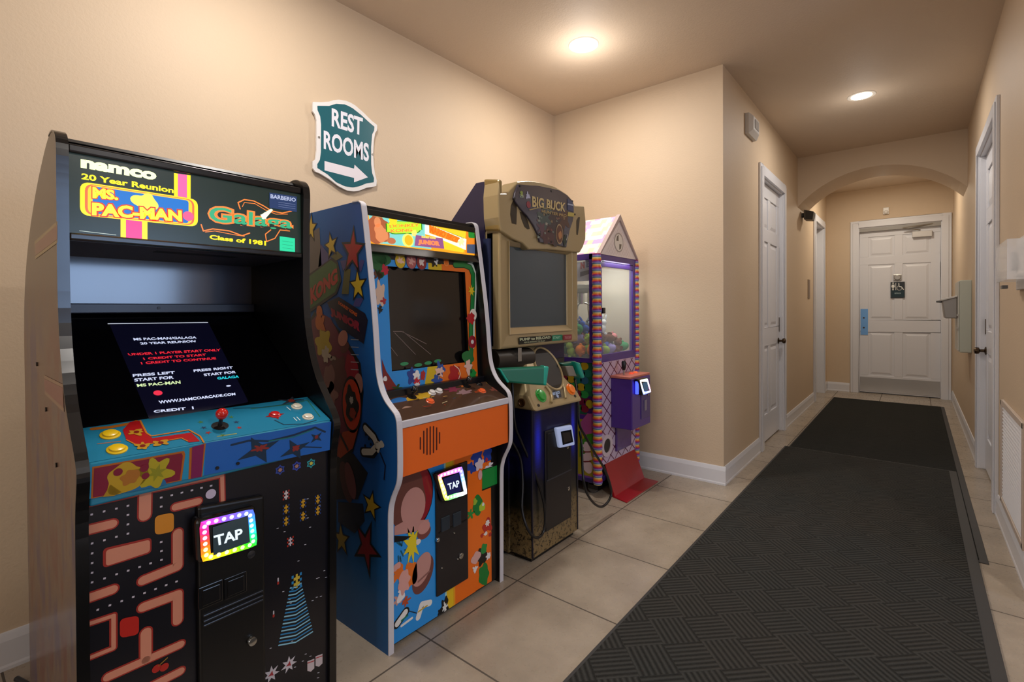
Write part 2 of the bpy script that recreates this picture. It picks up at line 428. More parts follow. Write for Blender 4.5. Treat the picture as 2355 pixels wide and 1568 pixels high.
k = MB(); bx(k, .63, .85, 0, .055, 2.30, 2.385); pc = k.build('door_closer', mat('cbc8c4', .35, .3), d4, bevel=.006)
k = MB(); k.tube([T(.72, .03, 2.40), T(.52, .11, 2.445), T(.86, .045, 2.475)], .008, m=STEEL); k.build('closer_arm', STEEL, pc)
k = MB(); bx(k, .0, .95, -.0, .05, 2.44, 2.50); k.build('door_stop_bar', mat('98948f', .5), d4)
# sign and hook on the end door
fy = YE+.05
sg = MB().box(-.287, -.124, fy-.012, fy-.004, 1.435, 1.672).build('restroom_sign', mat('17191b', .3), bevel=.003)
tag(sg, 'black unisex and wheelchair pictogram plate on the white end door', 'sign')
a = Art((0, fy-.012, 1.5), (0, -1, 0), rough=.5); W_ = 'e8e8e4'
zz = Z(2020, 610, 17.42)
a.poly('16323c', zz(520, 1000, 1040, 990, 1040, 1270, 520, 1280), 0)
a.disc(W_, zz(590, 715)[0], .010, 1); a.poly(W_, zz(545, 770, 640, 770, 655, 860, 600, 930, 580, 930, 520, 860), 1); a.poly(W_, zz(560, 900, 620, 900, 610, 1000, 565, 1000), 1)
a.bar(W_, zz(700, 710, 700, 990), .006, 1)
a.bar(W_, zz(820, 720, 830, 850, 920, 860, 1010, 970), .010, 1)
P = [zz(840+95*math.cos(t/8), 910+90*math.sin(t/8))[0] for t in range(2, 38)]; a.bar(W_, P, .007, 1)
a.text('9fb3b8', 'RESTROOM', zz(650, 1090, 900, 1090, 900, 1150, 650, 1150), 1)
a.build('pictogram', sg)
hk = MB().box(-.255, -.16, fy-.012, fy-.004, 1.69, 1.78).cyl((-.207, fy-.004, 1.735), (-.207, fy-.04, 1.735), .042, .036).build('coat_hook_plate', STEEL, bevel=.004)
tag(hk, 'small dark metal fixture right above the pictogram plate on the end door', 'hook')

# ---- small things on the walls
def rbox(name, x0, x1, y0, y1, z0, z1, m, label, cat, bev=.006, parent=None):
    o = MB().box(x0, x1, y0, y1, z0, z1).build(name, m, parent, bevel=bev)
    if label: tag(o, label, cat)
    return o
pr = [(4.36, 2.83), (4.40, 2.90), (4.50, 2.93), (4.60, 2.90), (4.64, 2.83), (4.64, 2.78), (4.60, 2.73), (4.40, 2.73), (4.36, 2.78)]
o = MB().prism_x([(4.37, 2.735), (4.63, 2.735), (4.63, 2.905), (4.37, 2.905)], XC, XC+.03).prism([(XC+.03, a, b) for a, b in [(4.37, 2.735), (4.63, 2.735), (4.63, 2.905), (4.37, 2.905)]], [(XC+.06, a, b) for a, b in [(4.41, 2.77), (4.59, 2.77), (4.59, 2.88), (4.41, 2.88)]]).build('wall_detector', mat('c9c6c4', .4), bevel=.004)
tag(o, 'white alarm box high on the corridor wall above the narrow door', 'detector')
MB().box(XC+.058, XC+.064, 4.44, 4.56, 2.79, 2.86).build('detector_lens', mat('9c9a9a', .3), o)
o = thing('corridor_speaker', (XC, 7.0, 2.4), 'dark grey wedge speaker bracketed under the arch, left wall', 'speaker')
MB().cyl((XC, 7.0, 2.44), (XC+.045, 7.0, 2.44), .03).build('bracket', mat('33302c', .5), o)
MB().prism([(XC+.03, 6.93, 2.50), (XC+.03, 6.93, 2.38), (XC+.03, 7.10, 2.38), (XC+.03, 7.10, 2.50)], [(XC+.14, 6.91, 2.46), (XC+.125, 6.91, 2.36), (XC+.125, 7.06, 2.36), (XC+.14, 7.06, 2.46)]).build('speaker_body', mat('57524a', .5), o, bevel=.008)
MB().prism([(XC+.05, 6.925, 2.488), (XC+.05, 6.925, 2.385), (XC+.127, 6.908, 2.37), (XC+.138, 6.908, 2.452)], [(XC+.05, 6.920, 2.488), (XC+.05, 6.920, 2.385), (XC+.127, 6.903, 2.37), (XC+.138, 6.903, 2.452)]).build('grille', mat('3b3833', .8), o)
o = rbox('wall_plate', XC, XC+.008, 7.42, 7.56, 1.42, 1.67, mat('8a7560', .35, .6), 'small bronze plate on the corridor wall before the second door', 'plate', .002)
o = MB().box(-.375, -.305, YE-.03, YE, 2.67, 2.77).ball((-.34, YE-.03, 2.70), .03).build('wall_sensor', mat('e4e0da', .4), bevel=.006)
tag(o, 'small white sensor above the end door casing', 'sensor')
# pale metal cabinet and dispenser on the right wall
o = thing('wall_cabinet', (XR, 6.2, .87), 'pale green-grey shallow metal cabinet on the right wall', 'cabinet')
cg = mat('b9bdb0', .4)
MB().box(.318, XR, 6.2, 6.62, .872, 1.545).build('cabinet_body', cg, o, bevel=.006)
MB().box(.304, .318, 6.215, 6.605, .885, 1.535).build('cabinet_door', mat('c6c3b8', .4), o, bevel=.004)
for z in (1.09, 1.21): MB().box(.298, .306, 6.205, 6.225, z, z+.02).build('hinge', STEEL, o)
o = thing('wall_dispenser', (.3, 6.3, 1.2), 'grey tapered dispenser with small spout on the pale cabinet', 'dispenser')
dg_ = mat('8f8b87', .35, .2)
MB().prism_y([(.302, 1.395), (.195, 1.36), (.215, 1.19), (.302, 1.19)], 6.22, 6.50).build('dispenser_body', dg_, o, bevel=.008)
MB().prism_y([(.302, 1.405), (.185, 1.372), (.188, 1.355), (.302, 1.39)], 6.21, 6.51).build('dispenser_lid', mat('c9c6c2', .4), o, bevel=.003)
MB().cyl((.20, 6.36, 1.352), (.155, 6.36, 1.350), .014, .008).build('spout', mat('55524f', .4), o)
# clear cover box at the right edge
o = thing('alarm_cover', (XR, 3.5, 1.4), 'clear plastic guard box over white device at right edge of wall', 'guard')
MB().box(XR-.035, XR, 3.15, 3.42, 1.44, 1.58).build('alarm_body', mat('dedbd6', .35), o, bevel=.01)
MB().cyl((XR-.035, 3.28, 1.51), (XR-.055, 3.28, 1.51), .045).build('alarm_dome', mat('b8b6b4', .25), o)
clear = NT('clear_plastic', .08); clear.b.inputs['Base Color'].default_value = (.93, .93, .95, 1); clear.b.inputs['Alpha'].default_value = .28; M_CLEAR = clear.m
m = MB(); x0, y0, y1, z0, z1 = .315, 3.10, 3.48, 1.42, 1.60
m.box(x0, x0+.004, y0, y1, z0, z1).box(x0, XR, y0, y0+.004, z0, z1).box(x0, XR, y1-.004, y1, z0, z1).box(x0, XR, y0, y1, z0, z0+.004).box(x0, XR, y0, y1, z1-.004, z1)
m.build('clear_cover', M_CLEAR, o)
MB().box(XR-.014, XR, 3.08, 3.50, 1.38, 1.63).build('cover_base', mat('d8d6d4', .4), o, bevel=.004)
MB().box(x0+.01, x0+.03, 3.36, 3.42, 1.386, 1.402).build('cover_latch', mat('5a5755', .4), o)
# return-air grille, low on the right wall
o = thing('return_air_grille', (XR, 3.7, .17), 'large white slatted return air grille low on the right wall', 'vent')
gx = XR
fm = MB()
for b in ((3.27, 3.30, .16, .755), (4.02, 4.05, .16, .755)): fm.box(gx-.016, gx, *b)
for b in ((3.27, 4.05, .16, .19), (3.27, 4.05, .725, .755)): fm.box(gx-.016, gx, *b)
fm.build('grille_frame', mat('c9b9ac', .4), o, bevel=.003)
sl = MB()
for k in range(26):
    z = .195+k*.0205; sl.prism([(gx-.001, 3.30, z+.012), (gx-.011, 3.30, z), (gx-.0095, 3.30, z-.001), (gx+.0, 3.30, z+.010)], [(gx-.001, 4.02, z+.012), (gx-.011, 4.02, z), (gx-.0095, 4.02, z-.001), (gx+.0, 4.02, z+.010)])
sl.box(gx-.004, gx-.0005, 3.30, 4.02, .19, .725, mat('a9abb4', .6)) if False else None
sl.build('slats', mat('d5d6dc', .4), o)

# ---- rest rooms sign on the left wall
SX = XL+.02
sgn = thing('restrooms_sign', (XL, 1.63, 2.05), 'teal shield shaped REST ROOMS sign with white arrow on the left wall', 'sign')
S_ = Z(690, 210, 6.272)
pa = Art((SX, 0, 2.2), (1, 0, 0))
outer = S_(188, 152, 300, 156, 420, 148, 480, 128, 560, 120, 660, 135, 730, 163, 800, 205, 920, 310, 1040, 430, 1112, 485, 1112, 560, 1085, 600, 1065, 700, 1055, 900, 1065, 1080, 1085, 1200, 1108, 1290, 1100, 1365, 1060, 1375, 960, 1390, 860, 1430, 780, 1442, 680, 1430, 560, 1370, 430, 1270, 300, 1190, 220, 1155, 188, 1110, 185, 1010, 225, 980, 240, 850, 240, 420, 220, 340, 185, 285)
P0 = [plane_hit(q, (SX, 0, 2.2), Vector((1, 0, 0))) for q in outer]
MB().prism([(XL+.008, p.y, p.z) for p in P0], [(SX, p.y, p.z) for p in P0]).build('sign_board', mat('e6e2e0', .4), sgn)
pa.poly('0f5a66', S_(250, 208, 420, 210, 520, 180, 640, 188, 700, 212, 760, 245, 880, 340, 1000, 450, 1072, 510, 1068, 565, 1040, 620, 1025, 800, 1025, 1050, 1040, 1180, 1066, 1250, 1062, 1312, 960, 1325, 850, 1370, 760, 1385, 650, 1370, 520, 1310, 400, 1200, 250, 1105, 248, 1050, 285, 990, 300, 880, 303, 480, 290, 360, 252, 270), 0)
pa.text('e4e4ee', 'REST', S_(455, 238, 905, 385, 900, 645, 455, 505), 1, .03)
pa.text('e4e4ee', 'ROOMS', S_(340, 560, 992, 755, 992, 1020, 340, 830), 1, .03)
pa.poly('e6dfe6', S_(352, 1005, 352, 1140, 778, 1250, 778, 1312, 978, 1240, 785, 1058, 778, 1115), 1)
pa.build('sign_lettering', sgn)
for q in S_(272, 662, 1048, 908):
    h = plane_hit(q, (SX, 0, 2.2), Vector((1, 0, 0))); MB().cyl((SX, h.y, h.z), (SX+.003, h.y, h.z), .006).build('screw', STEEL, sgn)

# ---- ceiling lights
def ceiling_light(x, y, label, e=14, col='ffeccc'):
    o = thing('ceiling_light', (x, y, ZC), label, 'light', 'recessed ceiling lights')
    MB().lathe((x, y, ZC+.0), (0, 0, -1), [(.073, 0), (.073, .004), (.098, .005), (.102, .001), (.102, 0)], 40, ).build('trim_ring', mat('e6ddd0', .4), o, smooth=True)
    MB().cyl((x, y, ZC-.0005), (x, y, ZC-.006), .073, .072, 40).build('lamp_face', mat(col, .4, emit=e), o)
ceiling_light(-1.731, 2.892, 'round lit recessed light in the ceiling above the arcade cabinets')
ceiling_light(-.355, 5.089, 'round lit recessed light in the corridor ceiling before the arch')

# ---- mats
def floor_mat_thing(x0, x1, y0, y1, z0, label, cm, bl, br):
    o = thing('floor_mat', ((x0+x1)/2, (y0+y1)/2, 0), label, 'mat', 'dark ribbed runner mats')
    MB().box(x0, x1, y0, y1, z0, z0+.004).build('rubber_border', mat('2c2b2c', .55), o, bevel=.002)
    MB().box(x0+bl, x1-br, y0+.03, y1-.03, z0+.002, z0+.010).build('carpet_field', cm, o, bevel=.003)
floor_mat_thing(-.918, .288, 3.42, 8.45, 0, 'dark runner mat reaching from under the nearer mat to the white end door', carpet_mat('mat_carpet_far', '383735', '151514', '323431'), .012, .035)
floor_mat_thing(-.942, .248, -.9, 5.15, .011, 'near charcoal runner mat with parquet ribbed blocks, lower right', carpet_mat('mat_carpet_near', '48443f', '11100f', '3d403f'), .015, .045)
# ================================================================== ARCADE MACHINES
def offset_side(o): return o
def hue_col(stops, t):
    n = len(stops); k = t*n; i = int(k) % n; f = k-int(k); a = stops[i]; b = stops[(i+1) % n]
    A = [int(a[j:j+2], 16) for j in (0, 2, 4)]; B = [int(b[j:j+2], 16) for j in (0, 2, 4)]
    return ''.join('%02x' % round(A[j]*(1-f)+B[j]*f) for j in range(3))
def card_reader(root, xf, ring, scr, stops, e, depth, label, words=None, glyph='c7d4dc', leds=24, scr_col='2c3a40', back=None):
    """tap-to-pay unit: black housing, lit ring of LEDs, small screen. ring/scr: TL TR BR BL photo corners on the plane x = xf"""
    P = (xf, 0, .7); n = Vector((1, 0, 0)); A = [plane_hit(q, P, n) for q in ring]
    cen = sum(A, Vector())/4
    g = [c+(c-cen)*.10 for c in A]
    back = xf-depth if back is None else back
    h = MB().prism([(back, p.y, p.z) for p in g], [(xf-.002, p.y, p.z) for p in g]).build('card_reader', GLOSSBLACK, root, bevel=.012, seg=3)
    h['label'] = label
    a = Art(P, n, emit=e, rough=.3, off=0.0, step=.0008); S = [Vector(a.ab(q)) for q in ring]; I = [Vector(a.ab(q)) for q in scr]
    c2 = sum(S, Vector((0, 0)))/4; inn = [s+(c2-s).normalized()*.028 for s in S]
    per = []; K = leds
    for k in range(4):
        m = K//4
        for j in range(m): per.append((S[k].lerp(S[(k+1) % 4], j/m), inn[k].lerp(inn[(k+1) % 4], j/m)))
    # round the corners a little
    for k in range(0, K, K//4):
        o_, i_ = per[k]; per[k] = (o_.lerp(c2, .05), i_)
    for k in range(K):
        o0, i0 = per[k]; o1, i1 = per[(k+1) % K]
        a.raw(hue_col(stops, k/K), [tuple(o0), tuple(i0), tuple(i1), tuple(o1)], 0, e)
    for k in range(K):
        o0, i0 = per[k]; o1, i1 = per[(k+1) % K]; m = (o0+i0+o1+i1)/4
        c = hue_col(stops, (k+.5)/K); bright = hue_col([c, 'ffffff'], .22)
        a.disc(bright, None, .0055, 1, ab=tuple(m), n=12, e=e*2.4)
    a.build('light_ring', h)
    b = Art((xf, 0, .7), n, emit=.5, rough=.15, off=.0006)
    b.poly(scr_col, scr, 0, .4)
    if words: b.text(glyph, words[0], words[1], 1, .03, e=1.1)
    b.build('reader_screen', h)
    return h
def screw(root, p, d=(1, 0, 0), r=.006, m=None):
    p = Vector(p); MB().cyl(p, p+Vector(d)*.003, r).build('screw', m or STEEL, root)

# ---------------------------------------------------------------- cabinet 1: two-game reunion cabinet
A1 = thing('arcade_cabinet', (-1.85, .56, 0), 'black arcade cabinet nearest the camera, blue control panel and maze artwork, namco marquee', 'arcade machine', 'upright arcade machines')
Y0, Y1, TH = .232, .887, .022
FRONT = [(-1.505, .02), (-1.491, .675), (-1.485, .845), (-1.462, .912), (-1.462, .95), (-1.526, 1.02), (-1.580, 1.083), (-1.628, 1.193), (-1.651, 1.324), (-1.646, 1.528), (-1.641, 1.64), (-1.636, 1.72), (-1.655, 1.747), (-1.69, 1.761)]
BACK = [(-1.74, 1.758), (-1.82, 1.725), (-1.95, 1.655), (-2.12, 1.52), (-2.22, 1.36), (-2.24, 1.2), (-2.24, .02)]
def chaikin(P, it=2):
    for _ in range(it):
        Q = [P[0]]
        for a, b in zip(P, P[1:]):
            Q += [(a[0]*.75+b[0]*.25, a[1]*.75+b[1]*.25), (a[0]*.25+b[0]*.75, a[1]*.25+b[1]*.75)]
        P = Q+[P[-1]]
    return P
EDGE = chaikin(FRONT+BACK[:-1])+[BACK[-1]]
PROF = EDGE
def side1_mat():
    k = NT('worn_side_print', .24); x, y, z = k.xyz()
    v = k.n('ShaderNodeMapping'); v.inputs['Scale'].default_value = (7, 1, 2.2); k.link(k.pos, v.inputs[0])
    c = k.ramp(k.noise(1.6, 4, .65, v.outputs[0]), [(.30, '43395c'), (.42, '5f4a50'), (.5, '75604e'), (.6, '6c4038'), (.72, '7c6850')])
    c = k.mix(k.math('MULTIPLY', k.math('SUBTRACT', z, 1.15), 4.), c, '786a5a') if False else c
    m = k.n('ShaderNodeMapRange'); k.link(z, m.inputs[0]); m.inputs[1].default_value = 1.2; m.inputs[2].default_value = 1.45
    k.color(k.mix(m.outputs[0], c, '6a5c4c')); k.b.inputs['Specular IOR Level'].default_value = .18
    return k.m
M_SIDE1 = side1_mat()
for y0, nm in ((Y0, 'l'), (Y1-TH, 'r')):
    sp = MB().prism_y(PROF, y0, y0+TH).build('side_panel', BLACK if nm == 'r' else M_SIDE1, A1)
    MB().strip_y(EDGE[:58], .004, y0-.001, y0+TH+.001).build('edge_trim', GLOSSBLACK, sp, smooth=True)
    if nm == 'l':
        for o_, i_, c1, c2 in (((80, 555, 133, 508, 133, 558, 82, 596), (82, 562, 133, 516, 133, 550, 82, 588), '8c7444', '7c4a3a'), ((102, 862, 146, 884, 148, 948, 104, 906), (102, 870, 146, 892, 147, 938, 104, 898), '8c6a50', '7e453f')):
            a = Art((0, Y0, 1), (0, -1, 0), rough=.25); a.poly(c1, Z(0, 0, 1)(*o_), 0); a.poly(c2, Z(0, 0, 1)(*i_), .6); a.build('side_stripe', sp)
        for q in ((86, 837), (107, 941), (131, 1069)):
            h = plane_hit(q, (0, Y0, 1), Vector((0, -1, 0))); screw(sp, h, (0, -1, 0), .006, BLACK)
yi0, yi1 = Y0+TH, Y1-TH
MB().box(-2.235, -2.22, yi0, yi1, .02, 1.36).prism_y([(-2.235, 1.36), (-2.22, 1.36), (-1.70, 1.745), (-1.71, 1.755)], yi0, yi1).build('back_panel', BLACK, A1)
MB().prism_y([(-1.72, 1.735), (-1.655, 1.722), (-1.655, 1.712), (-1.72, 1.72)], yi0, yi1).build('top_panel', BLACK, A1)
# marquee
XM = -1.658
mq = MB().box(XM-.05, XM-.004, yi0, yi1, 1.49, 1.72).build('marquee', mat('20221f', .4), A1)
fr = MB().box(XM-.01, XM+.012, yi0, yi1, 1.706, 1.728).box(XM-.01, XM+.012, yi0, yi1, 1.484, 1.503)
fr.build('marquee_frame', GLOSSBLACK, mq, bevel=.005, seg=3)
a = Art((XM, 0, 1.6), (1, 0, 0), emit=.75, rough=.25)
z1 = Z(150, 340, 4.1316)
a.lim = (yi0, yi1, -.098, .106); a.rect('22302a', yi0, yi1, -.098, .106, 0, .55)
a.text('e9f5b4', 'namco', z1(145, 105, 868, 235, 862, 312, 145, 190), 2, .055, e=1.3)
a.text('f5e21a', '20 Year Reunion', z1(152, 240, 1028, 378, 1028, 432, 152, 298), 2, .03, e=1.1)
YL = 'f6d81c'
a.poly(YL, z1(1032, 240, 1190, 262, 1190, 480, 1032, 455), 1, 1.); a.poly('f060a0', z1(1068, 245, 1155, 258, 1155, 475, 1068, 460), 2, .9)
a.poly(YL, z1(525, 670, 780, 705, 780, 870, 525, 850), 1, 1.); a.poly('f23c86', z1(575, 676, 728, 700, 728, 866, 575, 855), 2, .9)
R_ = z1(138, 318, 1258, 492, 1258, 752, 138, 640)
a.rr(YL, R_, .022, 3, 1.); a.rr('e8663a', R_, .02, 4, .9, grow=-.010); a.rr('f6c62a', R_, .018, 5, .9, grow=-.016); a.rr('1b6fc4', R_, .008, 6, .8, grow=-.026)
a.text('d84028', 'MS.', z1(245, 362, 505, 402, 510, 508, 245, 488), 7.5, .12, e=.6); a.text('f9e531', 'MS.', z1(255, 370, 495, 410, 500, 500, 255, 480), 8.5, .05, e=1.3)
a.text('d84028', 'PAC-MAN', z1(240, 508, 1110, 585, 1115, 716, 240, 652), 7.5, .12, e=.6); a.text('f9e531', 'PAC-MAN', z1(250, 520, 1100, 597, 1105, 704, 250, 642), 8.5, .05, e=1.3)
a.blob('f4dc50', z1(760, 520)[0], .026, 7, seed=4, amp=.3, e=1.); a.disc('ea5a8c', z1(1165, 650)[0], .014, 7, e=.8)
OR = 'f08038'
a.text(OR, 'Galaga', z1(1350, 530, 2165, 660, 2165, 810, 1345, 760), 3, .09, e=.9); a.text('37a878', 'Galaga', z1(1365, 550, 2150, 668, 2150, 800, 1360, 745), 5, .02, e=.8)
a.bar(OR, z1(1660, 580, 1640, 520, 1700, 492, 1790, 505, 1880, 550, 1960, 600, 2060, 620, 2150, 600), .0035, 2, e=.9)
a.bar(OR, z1(1680, 560, 1700, 520, 1800, 530, 1900, 590, 2000, 630, 2110, 630), .002, 2, e=.9)
a.bar(OR, z1(1290, 730, 1310, 790, 1400, 770, 1560, 790, 1680, 835, 1750, 810), .0035, 2, e=.9)
a.bar(OR, z1(1330, 800, 1420, 790, 1600, 825, 1700, 840), .002, 2, e=.9)
a.bar(OR, z1(2130, 790, 2040, 780, 1990, 860, 1910, 890, 1900, 820, 1950, 780), .003, 2, e=.9)
a.poly('dff0c8', z1(1850, 640, 1950, 580, 1970, 590, 1900, 670, 1875, 680), 6, 1.1); a.star('e6f4d8', z1(1885, 650)[0], .013, 0, 7, inner=.3, e=1.2)
a.text('f5d81a', 'Class of 1981', z1(1368, 825, 1905, 885, 1905, 930, 1368, 868), 3, .04, e=1.1)
a.poly('2b4270', z1(1935, 425, 2195, 465, 2195, 610, 1935, 570), 6, .45); a.text('b8c4e4', 'BARBERIO', z1(1945, 440, 2185, 478, 2185, 515, 1945, 480), 7, .03, e=.6)
for k in range(3): a.bar('8fa0c8', z1(2020, 518+k*20, 2180, 540+k*20), .0008, 7, e=.5)
a.poly('26c894', z1(2035, 840, 2180, 860, 2180, 990, 2035, 975), 3, .9)
for k in range(3): a.bar('14906a', z1(2060, 885+k*32, 2160, 898+k*32), .001, 4, e=.5)
a.bar('c8d8cc', z1(135, 788, 480, 828), .0012, 2, e=.8)
a.build('marquee_artwork', mq)
# inside the hood: speaker board, back wall, monitor
sb = MB().prism_y([(XM-.004, 1.487), (-2.08, 1.478), (-2.08, 1.49), (XM-.004, 1.499)], yi0, yi1).build('speaker_board', mat('3a3a44', .4), A1)
MB().prism([(-1.76, .47, 1.4845), (-1.80, .47, 1.483), (-1.80, .70, 1.483), (-1.76, .70, 1.4845)], [(-1.76, .47, 1.487), (-1.80, .47, 1.486), (-1.80, .70, 1.486), (-1.76, .70, 1.487)]).build('speaker_slot', mat('050506', .5), sb)
gl = NT('hood_back_glass', .16); gl.b.inputs['Base Color'].default_value = (.055, .065, .10, 1); gl.b.inputs['Specular IOR Level'].default_value = .6; gl.b.inputs['Coat Weight'].default_value = .55; gl.b.inputs['Coat Roughness'].default_value = .10
hb = MB().box(-2.07, -2.055, yi0, yi1, 1.325, 1.482).build('hood_back_glass', gl.m, A1)
lb = MB().box(-2.07, -2.03, yi0, yi1, 1.298, 1.330).build('glass_retainer', mat('2a3040', .3), A1, bevel=.003)
screw(lb, (-2.03, .545, 1.315), (1, 0, 0), .005, BLACK)
MP, MN = (-1.84, 0, 1.1535), Vector((.572, 0, .82)).normalized()
MB().prism_y([(-2.05, 1.30), (-1.61, .993), (-1.62, .98), (-2.06, 1.287)], yi0, yi1).build('monitor_glass', mat('050507', .12, coat=.2, spec=.3), A1)
a = Art(MP, MN, emit=.35, rough=.2)
a.rr('0b0b1e', [(250, 742), (478, 740), (572, 925), (345, 968)], .01, 0, .45)
a.bar('c8d0dc', [(249, 745), (477, 742)], .004, 1, e=.7)
zs_ = Z(130, 700, 3.485)
SC = [('c8d2f0', 'MS PAC-MAN/GALAGA', (612, 272, 1120, 258, 1122, 276, 620, 292)), ('c8d2f0', '20 YEAR REUNION', (665, 308, 1112, 288, 1114, 306, 675, 325)),
      ('e02838', 'UNDER 1 PLAYER START ONLY', (568, 395, 1312, 357, 1314, 376, 580, 413)), ('e02838', '1 CREDIT TO START', (690, 430, 1195, 397, 1200, 414, 700, 448)), ('e02838', '1 CREDIT TO CONTINUE', (672, 465, 1275, 425, 1280, 443, 680, 484)),
      ('c8d2f0', 'PRESS LEFT', (608, 562, 945, 537, 950, 558, 612, 584)), ('c8d2f0', 'START FOR', (620, 598, 935, 575, 940, 598, 625, 622)), ('c8e0a8', 'MS PAC-MAN', (640, 642, 990, 612, 995, 638, 648, 664)),
      ('c8d2f0', 'PRESS RIGHT', (1095, 525, 1410, 498, 1415, 516, 1100, 545)), ('c8d2f0', 'START FOR', (1175, 558, 1435, 534, 1438, 553, 1185, 578)), ('28c8d8', 'GALAGA', (1285, 585, 1460, 570, 1462, 590, 1290, 605)),
      ('c8d2f0', 'WWW.NAMCOARCADE.COM', (815, 775, 1430, 710, 1434, 730, 822, 800)), ('c8d2f0', 'CREDIT  1', (775, 852, 1095, 820, 1100, 842, 780, 872))]
for c, t, q in SC: a.text(c, t, zs_(*q), 2, .035, e=.8)
a.disc('d83048', zs_(812, 712)[0], .011, 2, e=.9); a.disc('c8d2f0', zs_(1378, 655)[0], .007, 2, sy=.5, e=.8)
a.build('screen_image', A1)
# control panel
cp = MB().prism_y([(-1.626, 1.005), (-1.474, .945), (-1.472, .940), (-1.478, .850), (-1.56, .85), (-1.66, .95)], yi0+.002, yi1-.002).build('control_panel', mat('1f7fa0', .3, coat=.3), A1, bevel=.005, seg=3)
CPN = Vector((.06, 0, .152)).normalized(); CPP = (-1.55, 0, .975)
a = Art(CPP, CPN, rough=.25)
c3 = Z(130, 700, 3.485)
BL, OG, RD = '1a6c8c', 'c87820', 'a81418'
a.poly('1f7a9c', c3(195, 990, 2010, 742, 2195, 925, 230, 1275), 0)
a.bar('a86018', c3(290, 1000, 440, 985, 600, 955, 640, 940), .012, 1); a.bar(OG, c3(670, 935, 720, 1035, 760, 1060, 1060, 1010, 1150, 1060, 1180, 1110), .004, 3)
a.poly(RD, c3(590, 945, 675, 933, 725, 1045, 770, 1075, 1080, 1030, 1150, 1100, 1060, 1110, 1020, 1075, 660, 1140, 560, 1090, 530, 1010), 2)
a.bar(OG, c3(560, 1090, 630, 1125, 700, 1130, 1000, 1075, 1050, 1100), .003, 3)
for q in c3(640, 1030, 690, 1140, 835, 1115): a.blob('b88820', q, .014, 4, seed=int(q[0]), amp=.5); a.disc('7a1a10', q, .006, 5)
a.bar('1c4858', c3(1420, 835, 1640, 828, 1850, 800, 1980, 770), .004, 1); a.bar('2c6c48', c3(1560, 838, 1900, 800, 2010, 768, 2110, 900), .003, 1)
a.star('2a3038', c3(1880, 775)[0], .03, .4, 2, sx=1.6, inner=.3); a.blob('7a2820', c3(1880, 775)[0], .010, 3, seed=2)
a.star('8a1c1c', c3(1750, 890)[0], .026, 0, 1, sx=1.2, n=4, inner=.4)
a.bar('1c3c50', c3(1750, 930, 1820, 965, 1980, 960, 2080, 930), .004, 1)
for i, q in enumerate(c3(1155, 945, 1180, 990, 1215, 1030, 1400, 905, 1440, 945, 1465, 990, 1330, 1050)): a.star(['4a7a40', '28405c', 'a03028'][i % 3], q, .009, i, 1, inner=.35)
a.bar('c8e0e8', c3(1845, 825, 1875, 850), .003, 2); a.bar('c8e0e8', c3(1900, 910, 1925, 935), .003, 2); a.bar('c8e0e8', c3(1925, 905, 1950, 930), .003, 2)
a.bar('9a9a50', c3(1290, 1060, 1440, 1038), .004, 1); a.bar('a86848', c3(330, 1120, 510, 1100), .003, 1)
a.build('panel_artwork', cp)
def button(root, q, col, P, n, r=.0155, h=.008, name='button', e=0, flat=1.):
    p = plane_hit(q, P, n); c = mat(col, .25, coat=.4, emit=e)
    return MB().lathe(p, n, [(r*1.3, 0), (r*1.3, .003), (r*1.05, .005), (r, .0045), (r*.96, h), (r*.8, h+.0012)], 24, c).build(name, c, root, smooth=True)
for q, c in zip(c3(430, 1048, 485, 1165), ('e8c018', 'e8c018')): button(cp, q, c, CPP, CPN, .0165)
for q in c3(1925, 822, 2015, 905): button(cp, q, 'd8d2be', CPP, CPN, .0135)
button(cp, c3(1750, 888)[0], 'c01c1c', CPP, CPN, .0135)
p = plane_hit(c3(1310, 975)[0], CPP, CPN)
js = MB().lathe(p, CPN, [(.022, 0), (.022, .002), (.006, .0025), (.005, .028)], 20).build('joystick', mat('1a1412', .3), cp, smooth=True)
MB().ball(p+CPN*.040, .0165, n=20).build('joystick_ball', mat('c81c14', .15, coat=.6), js, smooth=True)
a = Art((-1.4725, 0, .9), Vector((1, 0, -.067)), rough=.3, off=.0012)
a.poly('1c62b8', c3(1195, 1110, 2200, 938, 2188, 1165, 1180, 1370), 0); a.poly('1f8fb8', c3(235, 1290, 1195, 1110, 1180, 1370, 225, 1565), 0)
a.poly('b06018', c3(285, 1300, 1020, 1172, 1030, 1200, 1000, 1410, 275, 1555), 1); a.poly('7c1030', c3(300, 1312, 1000, 1190, 1010, 1210, 985, 1405, 290, 1545), 2)
a.poly('b06018', c3(1065, 1150, 1195, 1110, 1165, 1378, 1055, 1398), 1); a.poly('7c1450', c3(1085, 1140, 1180, 1118, 1158, 1378, 1075, 1395), 2)
a.blob('b8941c', c3(560, 1390)[0], .040, 3, seed=7, amp=.35, sy=.9); a.blob('a86a20', c3(590, 1380)[0], .018, 4, seed=3); a.blob('b0a01c', c3(790, 1350)[0], .034, 3, seed=9, amp=.45); a.star('8c8a18', c3(800, 1345)[0], .022, .3, 4, n=6)
a.poly('a8841c', c3(370, 1540, 430, 1440, 520, 1500, 460, 1530), 3); a.poly('1f6a9c', c3(560, 1500, 720, 1420, 840, 1380, 870, 1410, 880, 1440, 560, 1505), 2.5)
for q, r in zip(c3(490, 1340, 700, 1310, 710, 1370), (.009, .009, .008)): a.disc('7c1030', q, r, 5)
a.bar('14304c', c3(1400, 1125, 1540, 1090, 1700, 1095, 1900, 1045, 2070, 985, 2150, 1020), .006, 1); a.bar('1f7870', c3(1700, 1095, 1900, 1060, 2060, 1000), .003, 2)
